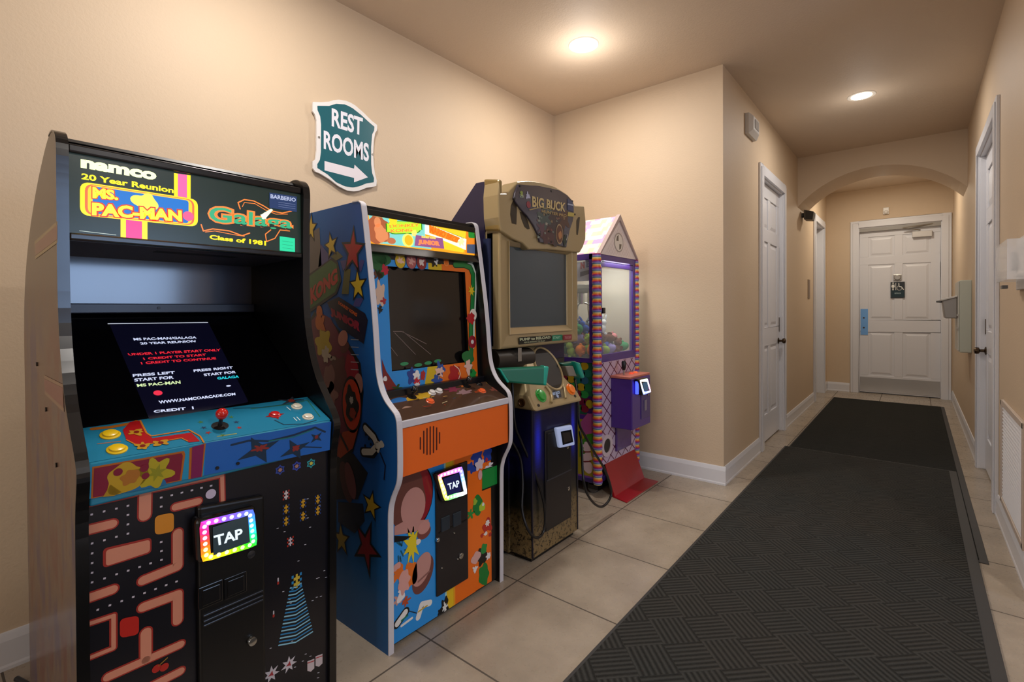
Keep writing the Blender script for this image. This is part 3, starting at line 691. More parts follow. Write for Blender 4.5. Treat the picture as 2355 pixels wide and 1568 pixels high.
a.star('143048', c3(1620, 1165)[0], .045, 1.2, 2, sx=1.4, n=4, inner=.35); a.blob('8c2c28', c3(1630, 1150)[0], .017, 3, seed=5, amp=.5, sy=.6)
a.star('143048', c3(1910, 1160)[0], .036, 1.2, 2, sx=1.4, n=4, inner=.35); a.blob('8c2c28', c3(1915, 1150)[0], .012, 3, seed=6, amp=.5, sy=.7)
a.star('143048', c3(2080, 1065)[0], .02, .8, 2, sx=1.3, n=4, inner=.35); a.blob('7c2c30', c3(2080, 1060)[0], .006, 3, seed=6)
a.bar('14304c', c3(1850, 1195, 1960, 1140, 2120, 1145), .004, 1)
a.build('apron_artwork', cp)
for q in c3(1450, 1272, 1285, 1308): 
    h = plane_hit(q, (-1.474, 0, .9), Vector((1, 0, 0))); screw(cp, h+Vector((.002, 0, 0)), (1, 0, 0), .0045, BLACK)
# lower front
XF1 = -1.502
fp = MB().prism_y([(-1.495, .85), (-1.515, .02), (-1.53, .02), (-1.51, .85)], yi0, yi1).build('front_panel', mat('0c0c12', .3), A1)
FN = Vector((1, 0, -.024)).normalized(); FP = (-1.495, 0, .85)
a = Art(FP, FN, rough=.3); zf = Z(170, 1060, 3.087)
a.lim = (yi0, yi1, -.83, 0.0); a.rect('101018', yi0, yi1, -.83, 0.0, 0)
SA, SR = 'd08a70', 'a03028'
def mz(pts, w, cap=True): a.bar(SR, pts, w+.006, 1, cap=cap); a.bar(SA, pts, w-.001, 2.5, cap=cap)
T_ = .016
mz(zf(50, 315, 1050, 100, 1055, 330), .011)
mz(zf(505, 235, 502, 385), .026)
mz(zf(90, 490, 270, 445), .021); mz(zf(720, 325, 880, 285), .019)
a.rr(SR, zf(205, 620, 550, 540, 550, 650, 205, 760), .010, 1); a.rr(SA, zf(225, 630, 538, 555, 538, 642, 225, 745), .008, 3)
mz(zf(735, 510, 735, 745, 490, 845), .023); mz(zf(90, 975, 275, 910), .021)
mz(zf(490, 1035, 735, 945, 735, 1130), .023)
mz(zf(60, 1170, 280, 1095, 280, 1325, 60, 1415), .010)
mz(zf(510, 1215, 510, 1400), .024); mz(zf(240, 1530, 510, 1410, 755, 1300), .020); mz(zf(500, 1620, 755, 1490), .020)
D = 'c8c0cc'
dots = [(125, 378), (213, 356), (300, 336), (382, 316), (382, 381), (382, 448), (382, 514), (300, 536), (215, 560), (128, 583), (128, 653), (128, 722), (128, 791), (128, 859), (216, 831), (302, 801), (384, 776), (465, 750), (543, 724), (620, 700), (620, 637), (618, 573), (618, 510), (618, 322), (618, 258), (693, 241), (765, 223), (836, 207), (904, 189), (972, 174), (727, 853), (653, 879), (578, 906), (500, 934), (420, 962), (338, 992), (254, 1022), (168, 1053), (84, 1084)]
for x, y in dots: a.bar(D, zf(x-9, y+2, x+9, y-2), .0045, 2, cap=False)
a.disc('c8bcd0', zf(970, 232)[0], .013, 3)
def bug(q, r, c, L=3):   # plain rounded patch
    a.rr(c, [(q[0]-r, q[1]-r*.9), (q[0]+r, q[1]-r*1.3), (q[0]+r, q[1]+r*.7), (q[0]-r, q[1]+r*1.1)], .012, L)
bug(zf(640, 450)[0], 22, 'd08828'); bug(zf(392, 1180)[0], 22, 'b82820')
a.disc('b02820', zf(585, 1470)[0], .010, 3); a.disc('b02820', zf(640, 1460)[0], .010, 3); a.bar('98702c', zf(600, 1450, 660, 1395), .003, 3)
rd = random.Random(3)
def sprite(q, c1, c2, s=.007):
    c = a.ab(q)
    for i in (-2, -1, 0, 1, 2):
        for j in (-2, -1, 0, 1, 2):
            if (abs(i)+abs(j)) % 2 == 0 or i == 0:
                a.rect(c1 if abs(i) == 2 else c2, c[0]+(i-.5)*s*.6, c[0]+(i+.5)*s*.6, c[1]+(j-.5)*s*.8, c[1]+(j+.5)*s*.8, 2)
for q in zf(1505, 340, 1505, 425, 1625, 300, 1625, 390, 1730, 270, 1730, 350): sprite(q, '28407c', 'c89828')
sprite(zf(1505, 240)[0], 'a83028', 'd8c8c8'); sprite(zf(1535, 570)[0], 'b83020', 'c8b8c0')
for q, c in zip(zf(1462, 62, 1580, 35, 1682, 15), ('3048a0', '384cb0', '28a0a8')):
    a.star(c, q, .016, PI, 1, n=6, inner=.7); a.star('18183c', q, .011, PI, 2, n=6, inner=.6); a.disc('a87c70' if c != '28a0a8' else 'c8c050', q, .0055, 3)
CY = '2f86c0'
for k in range(17):   # striped beam widening downwards
    t = k/16; y = 900+390*t; xl = 1535-82*t; xr = 1610+82*t
    a.bar(CY if k % 2 else '8cc8e0', zf(xl, y+16*t, (xl+xr)/2, y-6+0*t, xr, y-34-46*t), .0042, 2)
sprite(zf(1580, 850)[0], '2f86c0', 'c8b040', .011)
for q in zf(1448, 850, 1416, 1083): a.bar('c8c4cc', [(q[0], q[1]-6), (q[0], q[1]+1)], .004, 2); a.bar('b03028', [(q[0], q[1]+3), (q[0], q[1]+6)], .006, 2)
for q in zf(1400, 1510, 1525, 1440):
    a.star('c8c4cc', q, .026, 0, 2, n=7, inner=.45); a.star('a03038', q, .010, .3, 3, n=3)
for q in zf(1680, 1450, 1738, 1415): a.poly('c8bcc0', [(q[0]-8, q[1]-10), (q[0]+8, q[1]-16), (q[0]+8, q[1]+6), (q[0], q[1]+14), (q[0]-8, q[1]+12)], 2); a.bar('b03838', [(q[0]-7, q[1]-6), (q[0]+7, q[1]-11)], .003, 3)
for k in range(34):
    x = rd.uniform(1390, 1790); y = rd.uniform(180, 1550); a.bar('b8b8c4', zf(x-7, y+1, x+7, y-2), .0022, 1, cap=False)
a.build('front_artwork', fp)
cd_ = MB().prism([(-1.500, .478, .78), (-1.500, .652, .76), (-1.512, .655, .08), (-1.512, .480, .08)], [(-1.478, .478, .78), (-1.478, .652, .76), (-1.490, .655, .08), (-1.490, .480, .08)]).build('coin_door', mat('0a0a0b', .35), A1, bevel=.008, seg=3)
XD = -1.482
for q in zf(970, 945, 1145, 880):
    h = plane_hit(q, (XD, 0, .5), Vector((1, 0, 0)))
    MB().box(XD-.004, XD+.004, h.y-.030, h.y+.030, h.z-.030, h.z+.030).box(XD+.003, XD+.008, h.y-.022, h.y+.022, h.z-.022, h.z+.022).build('coin_return', mat('121214', .2, coat=.4), cd_, bevel=.002)
for v in (1047, 1085, 1115): 
    h0 = plane_hit(zf(880, v+60)[0], (XD, 0, .5), Vector((1, 0, 0))); h1 = plane_hit(zf(1300, v-105)[0], (XD, 0, .5), Vector((1, 0, 0)))
    zc_ = (h0.z+h1.z)/2
    MB().box(XD-.003, XD+.005, .487, .645, zc_-.003, zc_+.003).build('door_rib', mat('26262a', .25), cd_, bevel=.002)
h = plane_hit(zf(1262, 1275)[0], (XD, 0, .5), Vector((1, 0, 0))); MB().lathe((XD-.002, h.y, h.z), (1, 0, 0), [(.013, 0), (.013, .008), (.011, .011), (.004, .012)], 24).build('door_lock', CHROME, cd_, smooth=True)
h = plane_hit(zf(1255, 660)[0], (XD, 0, .5), Vector((1, 0, 0))); MB().lathe((XD-.002, h.y, h.z), (1, 0, 0), [(.011, 0), (.011, .006), (.003, .008)], 20).build('reject_button', mat('2c2c30', .2), cd_, smooth=True)
card_reader(A1, -1.448, zf(890, 430, 1280, 335, 1305, 600, 905, 725), zf(985, 470, 1235, 385, 1250, 575, 990, 670),
            ['e040c0', '8050ff', '6a60ff', '4a6cff', '30b0ff', '20e080', '30e020', 'a0f010', 'f0e020', 'ff9a10', 'ff5020', 'ff2070'], 1.3, .045, 'card reader with rainbow lit ring', ('TAP', zf(990, 530, 1195, 475, 1198, 545, 1000, 605)), leds=24)
# ---------------------------------------------------------------- cabinet 2: blue and orange cabinet
A2 = thing('arcade_cabinet', (-1.85, 1.455, 0), 'blue sided arcade cabinet with white edging and orange front, second from the camera', 'arcade machine', 'upright arcade machines')
Y0, Y1, TH = 1.123, 1.787, .022
FR2 = [(-1.534, .0), (-1.529, .50), (-1.527, .555), (-1.510, .605), (-1.476, .66), (-1.468, .70), (-1.468, .86), (-1.476, .912), (-1.510, .935), (-1.550, .965), (-1.580, 1.01), (-1.598, 1.075), (-1.604, 1.16), (-1.619, 1.324), (-1.678, 1.705), (-1.684, 1.722), (-1.70, 1.731)]
BK2 = [(-1.74, 1.733), (-2.07, 1.733), (-2.12, 1.728), (-2.33, 1.60), (-2.34, 1.58), (-2.34, 0)]
ED2 = FR2[:1]+chaikin(FR2[1:], 2)
PR2 = ED2+BK2
M_BLUE = NT('blue_side_print', .3); _x, _y, _z = M_BLUE.xyz()
M_BLUE.color(M_BLUE.ramp(M_BLUE.noise(1.1, 2), [(.3, '1c4c98'), (.6, '1a64a4')])); M_BLUE.b.inputs['Specular IOR Level'].default_value = .22; M_BLUE = M_BLUE.m
WT = mat('cfcdd4', .35)
for y0, nm in ((Y0, 'l'), (Y1-TH, 'r')):
    sp = MB().prism_y(PR2, y0, y0+TH).build('side_panel', M_BLUE if nm == 'l' else BLACK, A2)
    MB().strip_y(ED2+BK2[:1], .004, y0-.001, y0+TH+.001).build('edge_trim', WT, sp, smooth=True)
    if nm == 'r': continue
    a = Art((0, Y0, 1), (0, -1, 0), rough=.3, step=.0003)
    n1 = Z(700, 440, 3.136); n2 = Z(640, 700, 3.483); n3 = Z(740, 1150, 5.228)
    # soft coloured rays behind the lettering
    RY = [('5c5450', (40, 300, 110, 260, 125, 540, 40, 600)), ('44407a', (120, 380, 190, 470, 200, 500, 100, 560)), ('5e5c30', (190, 470, 240, 430, 280, 470, 230, 500)),
          ('44407a', (260, 500, 345, 490, 320, 560, 280, 570)), ('5e5c30', (290, 560, 335, 560, 320, 740, 270, 740)), ('44407a', (360, 560, 410, 490, 435, 500, 410, 580)), ('44407a', (370, 770, 430, 770, 400, 830, 350, 830))]
    for c, p in RY: a.poly(c, n1(*p), 0)
    def ostar(c, q, r, rot=0., sx=1., n=5, inner=.42, L=3):
        a.star('0c0d14', q, r*1.32, rot, L, sx, n, inner); a.star(c, q, r, rot, L+1, sx, n, inner)
    ostar('c8a828', n1(50, 265)[0], .055, .1, .75); ostar('c8a828', n1(195, 390)[0], .048, -.2, .9); ostar('a01c20', n1(352, 430)[0], .080, .1, .85); ostar('c8a828', n1(388, 680)[0], .056, -.05, .9)
    ostar('b8981e', n3(600, 60)[0], .050, .2, 1.); ostar('a08420', n3(240, 470)[0], .058, -.1, .9); a.star('0c0d14', n3(540, 560)[0], .125, .4, 2.9, .8, 5, .38); a.star('7c1420', n3(540, 560)[0], .090, .4, 4, .8, 5, .38)
    # sign boards
    a.poly('101418', n1(30, 600, 200, 480, 245, 510, 270, 640, 235, 740, 40, 875), 2); a.poly('2f5c28', n1(34, 615, 195, 495, 235, 525, 255, 640, 225, 725, 40, 850), 3)
    a.text('a82c20', 'KONG', n1(45, 700, 240, 545, 245, 655, 50, 820), 5, .06); 
    a.poly('12122a', n1(165, 800, 250, 760, 440, 880, 460, 930, 430, 1100, 250, 980), 2.2); a.text('c85a20', 'DONKEY KONG', n1(250, 790, 385, 880, 380, 905, 248, 812), 4, .05)
    a.text('8c1c34', 'JUNIOR', n1(185, 835, 415, 950, 400, 1030, 195, 900), 4, .08)
    a.poly('0c0d14', n2(290, 60, 420, 120, 560, 300, 660, 470, 685, 700, 660, 950, 600, 1180, 520, 1240, 300, 1000, 230, 350, 250, 130), .3)
    a.poly('6a1430', n2(268, 130, 330, 60, 420, 110, 500, 260, 640, 480, 660, 640, 640, 900, 560, 1180, 460, 1230, 330, 800, 270, 400), 1)
    a.text('c06018', '&', n2(300, 0, 385, 20, 385, 215, 300, 200), 4, .09)
    a.blob('b89a1c', n2(365, 310)[0], .060, 3, seed=11, amp=.2); a.blob('bca890', n2(385, 400)[0], .032, 4, seed=12, amp=.5); a.blob('9a8070', n2(440, 430)[0], .02, 4, seed=2, amp=.5, sy=.5)
    a.disc('b07060', n2(520, 270)[0], .038, 3, sy=.8, rot=.6); a.disc('5c2c28', n2(535, 345)[0], .034, 2, sy=.6, rot=.5)
    a.blob('5a2c2c', n2(480, 560)[0], .075, 2, seed=14, amp=.25); a.blob('80504a', n2(410, 600)[0], .045, 3, seed=15, sy=1.4); a.blob('8c5c54', n2(430, 720)[0], .04, 3, seed=18, sy=1.2); a.disc('9a6a60', n2(645, 635)[0], .03, 3, sy=1.4)
    a.blob('8a1428', n2(590, 520)[0], .045, 2.2, seed=25, sy=1.3)
    for k in range(5): a.bar('8e9298', n2(585, 280+k*60, 645, 283+k*60), .003, 2.4)
    a.disc('101014', n2(590, 800)[0], .072, 3, sy=1.6); a.disc('b83418', n2(590, 800)[0], .064, 4, sy=1.6); a.blob('141418', n2(590, 800)[0], .045, 5, seed=21, sy=1.5); a.blob('a8a098', n2(590, 765)[0], .014, 6, seed=22); a.blob('8c3024', n2(600, 870)[0], .022, 6, seed=23)
    a.poly('a03818', n2(520, 1020, 640, 1000, 600, 1150, 500, 1230, 460, 1200), 3); a.bar('14141c', n2(500, 1040, 560, 1160), .012, 4)
    # scarf shaped white pieces and a thin line
    a.bar('0c0d14', n2(700, 985, 770, 1060, 800, 1130, 760, 1190, 680, 1180), .040, 2.5); a.bar('b0aca4', n2(700, 990, 770, 1065, 795, 1130, 750, 1180, 685, 1180), .026, 4)
    for q in n2(705, 1040, 730, 1075, 745, 1120, 700, 1130): a.disc('0c0d14', q, .006, 5)
    a.blob('b0aca4', n2(810, 1130)[0], .022, 4, seed=31, amp=.6); a.bar('10142c', n2(820, 1190, 860, 1290, 850, 1400), .007, 2.5)
    a.poly('121420', n2(450, 1230, 600, 1190, 720, 1350, 640, 1560, 460, 1560), .5); a.disc('6c3a3c', n2(580, 1410)[0], .034, 3, sy=2.2, rot=.35); a.disc('4c2a2c', n2(545, 1420)[0], .04, 2, sy=2.1, rot=.35)
    a.poly('141624', n3(200, 20, 500, 40, 520, 250, 400, 400, 200, 260), .6)
    a.build('side_artwork', sp)
yi0, yi1 = Y0+TH, Y1-TH
MB().box(-2.335, -2.32, yi0, yi1, .02, 1.58).build('back_panel', BLACK, A2)
MB().box(-2.06, -1.70, yi0, yi1, 1.69, 1.722).prism_y([(-2.06, 1.69), (-2.06, 1.722), (-2.33, 1.58), (-2.33, 1.56)], yi0, yi1).build('top_panel', BLACK, A2)
# marquee
XM = -1.683
mq = MB().box(XM-.05, XM-.004, yi0, yi1, 1.555, 1.70).build('marquee', mat('20221f', .4), A2)
MB().box(XM-.01, XM+.008, yi0, yi1, 1.680, 1.704).prism_y([(XM+.010, 1.568), (XM+.034, 1.532), (XM-.01, 1.525), (XM-.01, 1.568)], yi0, yi1).build('marquee_frame', mat('15120f', .3), mq, bevel=.003)
a = Art((XM, 0, 1.6), (1, 0, 0), emit=.75, rough=.25)
m1 = Z(840, 480, 8.411)
full = [a.ab(q) for q in m1(60, 50, 2150, 385, 2230, 890, 150, 655)]
a.lim = (yi0, yi1, -.036, .082); a.rect('f0a020', yi0, yi1, -.036, .082, 0, .8)
a.poly('7ed0c8', m1(60, 50, 1200, 235, 1150, 500, 1280, 780, 900, 740, 150, 655), 1, .8)
a.poly('e0801c', m1(1950, 350, 2150, 385, 2240, 890, 1930, 850), 1.2, .8)
a.rr('f6c828', m1(1220, 250, 1950, 380, 1900, 850, 1500, 780), .01, 1.1, .9)
a.blob('b0603c', m1(250, 400)[0], .055, 2, seed=41, amp=.15, sy=1.1, e=.6); a.blob('d88858', m1(300, 480)[0], .034, 3, seed=42, sy=1., e=.8); a.disc('d88858', m1(230, 260)[0], .016, 3, sy=1.3, e=.8); a.disc('c07048', m1(500, 620)[0], .022, 3, sy=.6, e=.7)
a.rr('e8e89c', m1(85, 60, 400, 120, 395, 185, 95, 130), .008, 4, .9); a.text('50704a', 'NINTENDO', m1(120, 88, 360, 130, 355, 150, 125, 110), 5, .03, e=.3)
a.rr('2c8c28', m1(385, 235, 1090, 210, 1100, 480, 400, 500), .045, 3, .6); a.rr('a8d838', m1(405, 250, 1070, 225, 1080, 465, 420, 485), .042, 4, .95); a.text('f08c30', 'DONKEY', m1(450, 310, 1040, 280, 1045, 345, 455, 375), 6, .06, e=1.); a.text('f08c30', 'KONG', m1(470, 395, 900, 375, 905, 440, 475, 465), 6, .06, e=1.)
a.blob('f4c828', m1(530, 240)[0], .020, 5, seed=43, e=1.)
a.disc('f6e06c', m1(820, 610)[0], .030, 4, sy=.95, e=.95); a.disc('e8b020', m1(830, 610)[0], .022, 5, e=.9); a.blob('f4d878', m1(940, 470)[0], .014, 4, seed=44, e=.9)
a.poly('9a5a90', m1(970, 510, 1490, 570, 1520, 775, 945, 715), 4, .6); a.text('f6e060', 'DONKEY KONG', m1(1080, 520, 1350, 550, 1350, 590, 1080, 560), 6, .06, e=.9); a.text('f08050', 'JUNIOR', m1(1010, 595, 1430, 630, 1440, 745, 1010, 700), 6, .09, e=1.)
a.poly('e8f0d8', m1(1145, 260, 1240, 270, 1950, 590, 1940, 800, 1330, 540, 1150, 490), 3, .95); a.poly('ee8a20', m1(1225, 285, 1820, 560, 1760, 660, 1230, 470), 4, .85)
a.text('f46a14', 'MARIO BROS.', m1(1235, 305, 1850, 580, 1770, 660, 1240, 460), 6, .05, e=.9)
a.bar('2c6c34', m1(1240, 255, 1900, 570), .0025, 5, e=.3); a.rr('209030', m1(1985, 390, 2100, 405, 2110, 570, 1990, 560), .008, 4, .5); a.poly('4a5a78', m1(1960, 690, 2180, 700, 2200, 880, 1960, 850), 4, .5); a.blob('e8e0a0', m1(1850, 640)[0], .018, 5, seed=46, amp=.5, e=.9)
a.build('marquee_artwork', mq)
# bezel with picture tube
BP, BN = Vector((-1.663, 0, 1.25)), Vector((1, 0, .054)).normalized()
def onb(x_off, y, z): return BP.x - .054*(z-1.25) + x_off
def sl(y0, y1, z0, z1, d0, d1, m=None, mb=None):
    mb = mb or MB(); mb.prism_y([(onb(d0, 0, z0), z0), (onb(d1, 0, z0), z0), (onb(d1, 0, z1), z1), (onb(d0, 0, z1), z1)], y0, y1, m); return mb
bz = MB(); sy0, sy1, sz0, sz1 = 1.240, 1.690, 1.052, 1.483
for b in ((yi0, sy0, .955, 1.54), (sy1, yi1, .955, 1.54), (sy0, sy1, .955, sz0), (sy0, sy1, sz1, 1.54)): sl(*b, -.012, 0, mb=bz)
bzo = bz.build('monitor_bezel', mat('101012', .3), A2)
sl(sy0-.01, sy1+.01, sz0-.01, sz1+.01, -.040, -.022).build('picture_tube', mat('120f10', .14, coat=.3), bzo)
a = Art(BP, BN, rough=.3, step=.0004)
b1 = Z(700, 440, 3.136); b2 = Z(840, 800, 5.228)
BLU = '2a90dc'; a.lim = (yi0, yi1, -.29, .285)
def frame_poly(c, pts, L=0): a.poly(c, pts, L)
a.raw(BLU, [(yi0, -.27), (sy0, -.198), (sy0, .233), (yi0, .26)], 0); a.raw(BLU, [(yi0, .26), (sy0, .233), (1.46, .233), (1.46, .262)], 0); a.raw(BLU, [(yi0, -.27), (1.41, -.27), (1.43, -.198), (sy0, -.198)], 0)
OG2 = 'e06c18'
a.raw('d0b020', [(1.46, .233), (1.46, .262), (1.54, .262), (1.54, .233)], 0); a.raw('d0b020', [(1.41, -.27), (1.50, -.27), (1.50, -.198), (1.43, -.198)], 0)
a.raw(OG2, [(1.54, .262), (1.54, .233), (sy1, .233), (1.745, .262)], 0); a.raw(OG2, [(sy1, .233), (sy1, -.198), (1.745, -.27), (1.745, .262)], 0); a.raw(OG2, [(1.50, -.27), (1.745, -.27), (sy1, -.198), (1.50, -.198)], 0)
for q, c, c2 in zip(b1(690, 500, 770, 505, 843, 512), ('c8a81c', 'a85858', '8c2c2c'), ('e0b8a0', 'd09a90', 'd8c8c0')): a.disc('203050', q, .029, 1, sy=1.2); a.disc(c, q, .026, 2, sy=1.2); a.blob(c2, q, .014, 3, seed=int(q[0]), amp=.5)
a.blob('14100c', b1(940, 515)[0], .022, 2, seed=51, amp=.6, sy=.7); a.blob('d8d8d4', b1(950, 510)[0], .010, 3, seed=52, amp=.5); a.disc('e88840', b1(1022, 515)[0], .016, 2); a.disc(OG2, b1(1022, 515)[0], .011, 3)
GP = b1(1085, 530, 1150, 530, 1195, 550, 1215, 600, 1215, 700, 1208, 850, 1200, 980, 1200, 1120)
a.bar('d0e0cc', [(x+3, y-2) for x, y in GP], .034, 1); a.bar('0c3c1c', GP, .030, 2); a.bar('1c7c38', GP, .022, 3); 
a.star('e0c020', b1(1202, 715)[0], .030, 0, 6, .8, 7, .45); a.disc('e8e0d0', b1(1215, 890)[0], .024, 5, sy=1.2); a.blob('b01c20', b1(1198, 915)[0], .026, 6, seed=53); a.disc('8c1428', b1(1208, 1085)[0], .026, 6, sy=1.2); a.disc('d0d0cc', b1(1208, 1085)[0], .010, 7)
a.blob('1c6c34', b2(1240, 130)[0], .036, 5, seed=54, amp=.35, sy=1.4); a.blob('e0b8a8', b2(1235, 225)[0], .026, 6, seed=55, amp=.5); a.blob('1c8c3c', b2(1290, 320)[0], .024, 5, seed=56, amp=.4)
a.blob('145c2c', b1(545, 500)[0], .045, 2, seed=57, amp=.3, sy=1.3); a.blob('145c2c', b1(530, 460)[0], .04, 2, seed=58, amp=.3); a.blob('b81c38', b1(580, 565)[0], .018, 3, seed=59, amp=.3)
a.blob('5c3028', b1(530, 600)[0], .02, 2, seed=60, amp=.5); a.blob('d8b8a0', b1(545, 740)[0], .022, 3, seed=61, amp=.5, sy=2.2); a.blob('a83038', b1(570, 790)[0], .012, 4, seed=62, amp=.5); a.blob('101014', b1(545, 850)[0], .012, 3, seed=63, amp=.5)
a.poly('7c1c20', b2(195, 130, 250, 280, 330, 400, 400, 500, 260, 520, 210, 400), 2); a.blob('e4e0dc', b2(235, 370)[0], .010, 4, seed=64); a.blob('2c4c20', b2(380, 480)[0], .02, 3, seed=65, amp=.6, sy=.5)
a.blob('28408c', b2(560, 340)[0], .024, 2, seed=66, amp=.4, sy=1.4); a.blob('e8e4e0', b2(615, 325)[0], .018, 3, seed=67, amp=.4); a.blob('a82828', b2(690, 330)[0], .014, 3, seed=68, sy=1.4); a.blob('c02030', b2(620, 400)[0], .018, 3, seed=69, amp=.4, sy=.8); a.blob('e4dcd8', b2(620, 440)[0], .014, 4, seed=70, sy=.6)
a.blob('28509c', b2(900, 260)[0], .024, 2, seed=71, amp=.4, sy=1.3); a.blob('e0b8a8', b2(890, 290)[0], .022, 3, seed=72, amp=.4); a.blob('28509c', b2(860, 385)[0], .026, 3, seed=73, amp=.4, sy=.8); a.blob('101014', b2(880, 315)[0], .009, 4, seed=74, sy=.5)
a.blob('a81c20', b2(1070, 320)[0], .034, 3, seed=75, amp=.3, sy=1.3); a.bar('e8d0b8', b2(1070, 210, 1120, 250, 1140, 310, 1120, 370), .004, 4)
a.build('bezel_artwork', bzo)
# faint picture on the tube
a = Art((BP.x-.022, 0, 1.25), BN, emit=.05, rough=.2)
for q in (b1(620, 1120, 670, 1185), b1(650, 1020, 800, 1175), b1(710, 1010, 910, 1175), b1(640, 1010, 700, 1010, 880, 1100)): a.bar('6a5c58', q, .003, 0, e=.05)
for q in b1(720, 1243, 820, 1252, 892, 1237, 960, 1223): a.disc('2c7c50', q, .022, 1, sy=.35, e=.15)
a.build('screen_image', bzo)
# control panel
CPN2 = Vector((.088, 0, .19)).normalized(); CPP2 = Vector((-1.57, 0, .928))
cp = MB().prism_y([(-1.665, .972), (-1.476, .888), (-1.476, .86), (-1.665, .90)], yi0, yi1).build('control_panel', mat('4a3326', .25, coat=.5), A2)
a = Art(CPP2, CPN2, rough=.15)
a.lim = (yi0, yi1, -.095, .105); a.rect('50382a', yi0, yi1, -.095, .105, 0)
for q, c, r, sd in (((415, 640), '3068a8', .045, 1), ((620, 620), 'b89020', .055, 2), ((700, 580), 'c09828', .04, 3), ((560, 720), 'a88430', .055, 4), ((780, 640), 'c87030', .03, 5), ((900, 640), '58603c', .04, 6), ((1010, 620), 'b08a48', .045, 7), ((1100, 640), '6c7448', .03, 8),
                    ((1050, 500), '7c3048', .035, 9), ((1200, 540), '8a6c70', .04, 10), ((1180, 450), 'c06830', .025, 11), ((1380, 530), '8c3c20', .03, 12), ((1500, 570), '5c6040', .03, 13), ((1330, 620), '6c3428', .05, 14), ((480, 770), '9a7c6c', .05, 15), ((660, 780), 'b0502c', .03, 16), ((760, 740), '8a6c3c', .04, 17), ((1560, 500), '7c4438', .03, 18), ((950, 720), '6a5030', .04, 19)):
    a.blob(c, b2(*q)[0], r, 1+sd*.1, seed=sd, amp=.5, sy=.55)
for k in range(16):
    rd = random.Random(k); x, y = rd.uniform(450, 1500), rd.uniform(520, 760); y = y-(x-900)*.2+20
    a.bar(rd.choice(['d0a840', '2c2018', 'a83820', 'c8b890', '384c60']), b2(x, y, x+rd.uniform(30, 90), y-rd.uniform(-10, 30)), .003, 3.5)
a.build('panel_artwork', cp)
MB().box(-1.480, -1.470, yi0, yi1, .862, .890).build('panel_edge', WT, cp, bevel=.003)
MB().box(-1.665, -1.62, yi0, yi1, .935, .98).build('bezel_shelf', mat('0c0d12', .3), A2, bevel=.004)
for q, c in zip(b2(800, 545, 885, 525), ('e0dcd8', 'e0dcd8')): button(cp, q, c, CPP2, CPN2, .0135, .012)
for q in b2(780, 645, 1405, 520, 1620, 500)[:2]: button(cp, q, 'e8602c', CPP2, CPN2, .0145, .009)
for q in b2(560, 590, 1220, 460):
    p = plane_hit(q, CPP2, CPN2); j = MB().lathe(p, CPN2, [(.02, 0), (.02, .002), (.006, .003), (.005, .03)], 16).build('joystick', mat('0c0c0c', .3), cp, smooth=True)
    MB().ball(p+CPN2*.038, .015).build('joystick_ball', mat('0c0c0e', .2, coat=.5), j, smooth=True)
button(cp, b2(1370, 440)[0], '101012', CPP2, CPN2, .012)
# orange apron with speaker slots
ap = MB().box(-1.50, -1.476, yi0, yi1, .680, .864).build('orange_apron', mat('ec6a1c', .4), A2)
a = Art((-1.476, 0, .78), (1, 0, 0), off=.0006)
for k, (x, y0_, y1_) in enumerate([(662, 1072, 1222), (703, 995, 1270), (742, 962, 1285), (780, 942, 1283), (820, 938, 1262), (858, 955, 1228), (893, 1010, 1150)]):
    a.bar('4a1210', b2(x, y0_+8, x, y1_-8), .0065, 0)
a.build('speaker_slots', ap)
# lower front
XF2 = -1.548
fp = MB().box(XF2-.015, XF2, yi0, yi1, .02, .70).build('front_panel', mat('3aa0e8', .35), A2)
a = Art((XF2, 0, .4), (1, 0, 0), rough=.3, step=.0004); q8 = Z(700, 900, 2.45)
a.lim = (yi0, yi1, -.38, .30); a.rect('2a94e4', yi0, 1.43, -.38, .30, 0); a.rect('e8c020', 1.43, 1.475, -.38, .30, 0); a.rect('a8d8d0', 1.425, 1.434, -.38, .3, 1); a.rect('f0a020', 1.475, 1.485, -.38, .30, 1); a.rect('ee7018', 1.475, 1.722, -.38, .30, .5); a.rect('100c0c', 1.722, yi1, -.38, .30, 1)
a.disc('0c0c0c', q8(620, 590)[0], .098, 1, sy=1.35); a.disc('8c1c28', q8(625, 590)[0], .090, 2, sy=1.36)
a.blob('6c4038', q8(590, 620)[0], .085, 3, seed=81, amp=.12, sy=1.35); a.disc('c08c84', q8(612, 650)[0], .062, 4.5, sy=1.25)
a.poly('c08c84', q8(505, 760, 560, 730, 700, 720, 690, 760, 620, 790, 505, 810), 4); a.poly('0c1014', q8(505, 812, 600, 815, 560, 840, 505, 850), 4)
a.disc('c89088', q8(672, 765)[0], .032, 5, sy=.8); a.disc('7c4440', q8(672, 790)[0], .036, 4.4, sy=.8)
for k in range(9): rd = random.Random(90+k); x, y = rd.uniform(515, 580), rd.uniform(830, 950); a.bar('145870', q8(x, y, x+rd.uniform(-20, 40), y+rd.uniform(10, 40)), .006, 2)
a.star('e0cc28', q8(605, 860)[0], .085, .2, 4, .55, 9, .45); a.blob('e4d8d0', q8(640, 845)[0], .012, 5, seed=83)
a.disc('c08c84', q8(660, 1000)[0], .044, 3, sy=1.5, rot=-.5); a.disc('6c3c38', q8(668, 1030)[0], .05, 2, sy=1.5, rot=-.5); a.bar('8c5c58', q8(640, 1070, 705, 1010), .008, 4)
a.blob('e07020', q8(525, 1020)[0], .032, 3, seed=84, amp=.5); a.blob('e07020', q8(600, 1030)[0], .032, 3, seed=85, amp=.4, sy=1.6); a.blob('d8a098', q8(560, 1070)[0], .030, 4, seed=86, sy=1.4); a.blob('e8e4e4', q8(550, 1120)[0], .028, 3.5, seed=87, amp=.5); a.blob('d8a098', q8(520, 985)[0], .016, 4, seed=88)
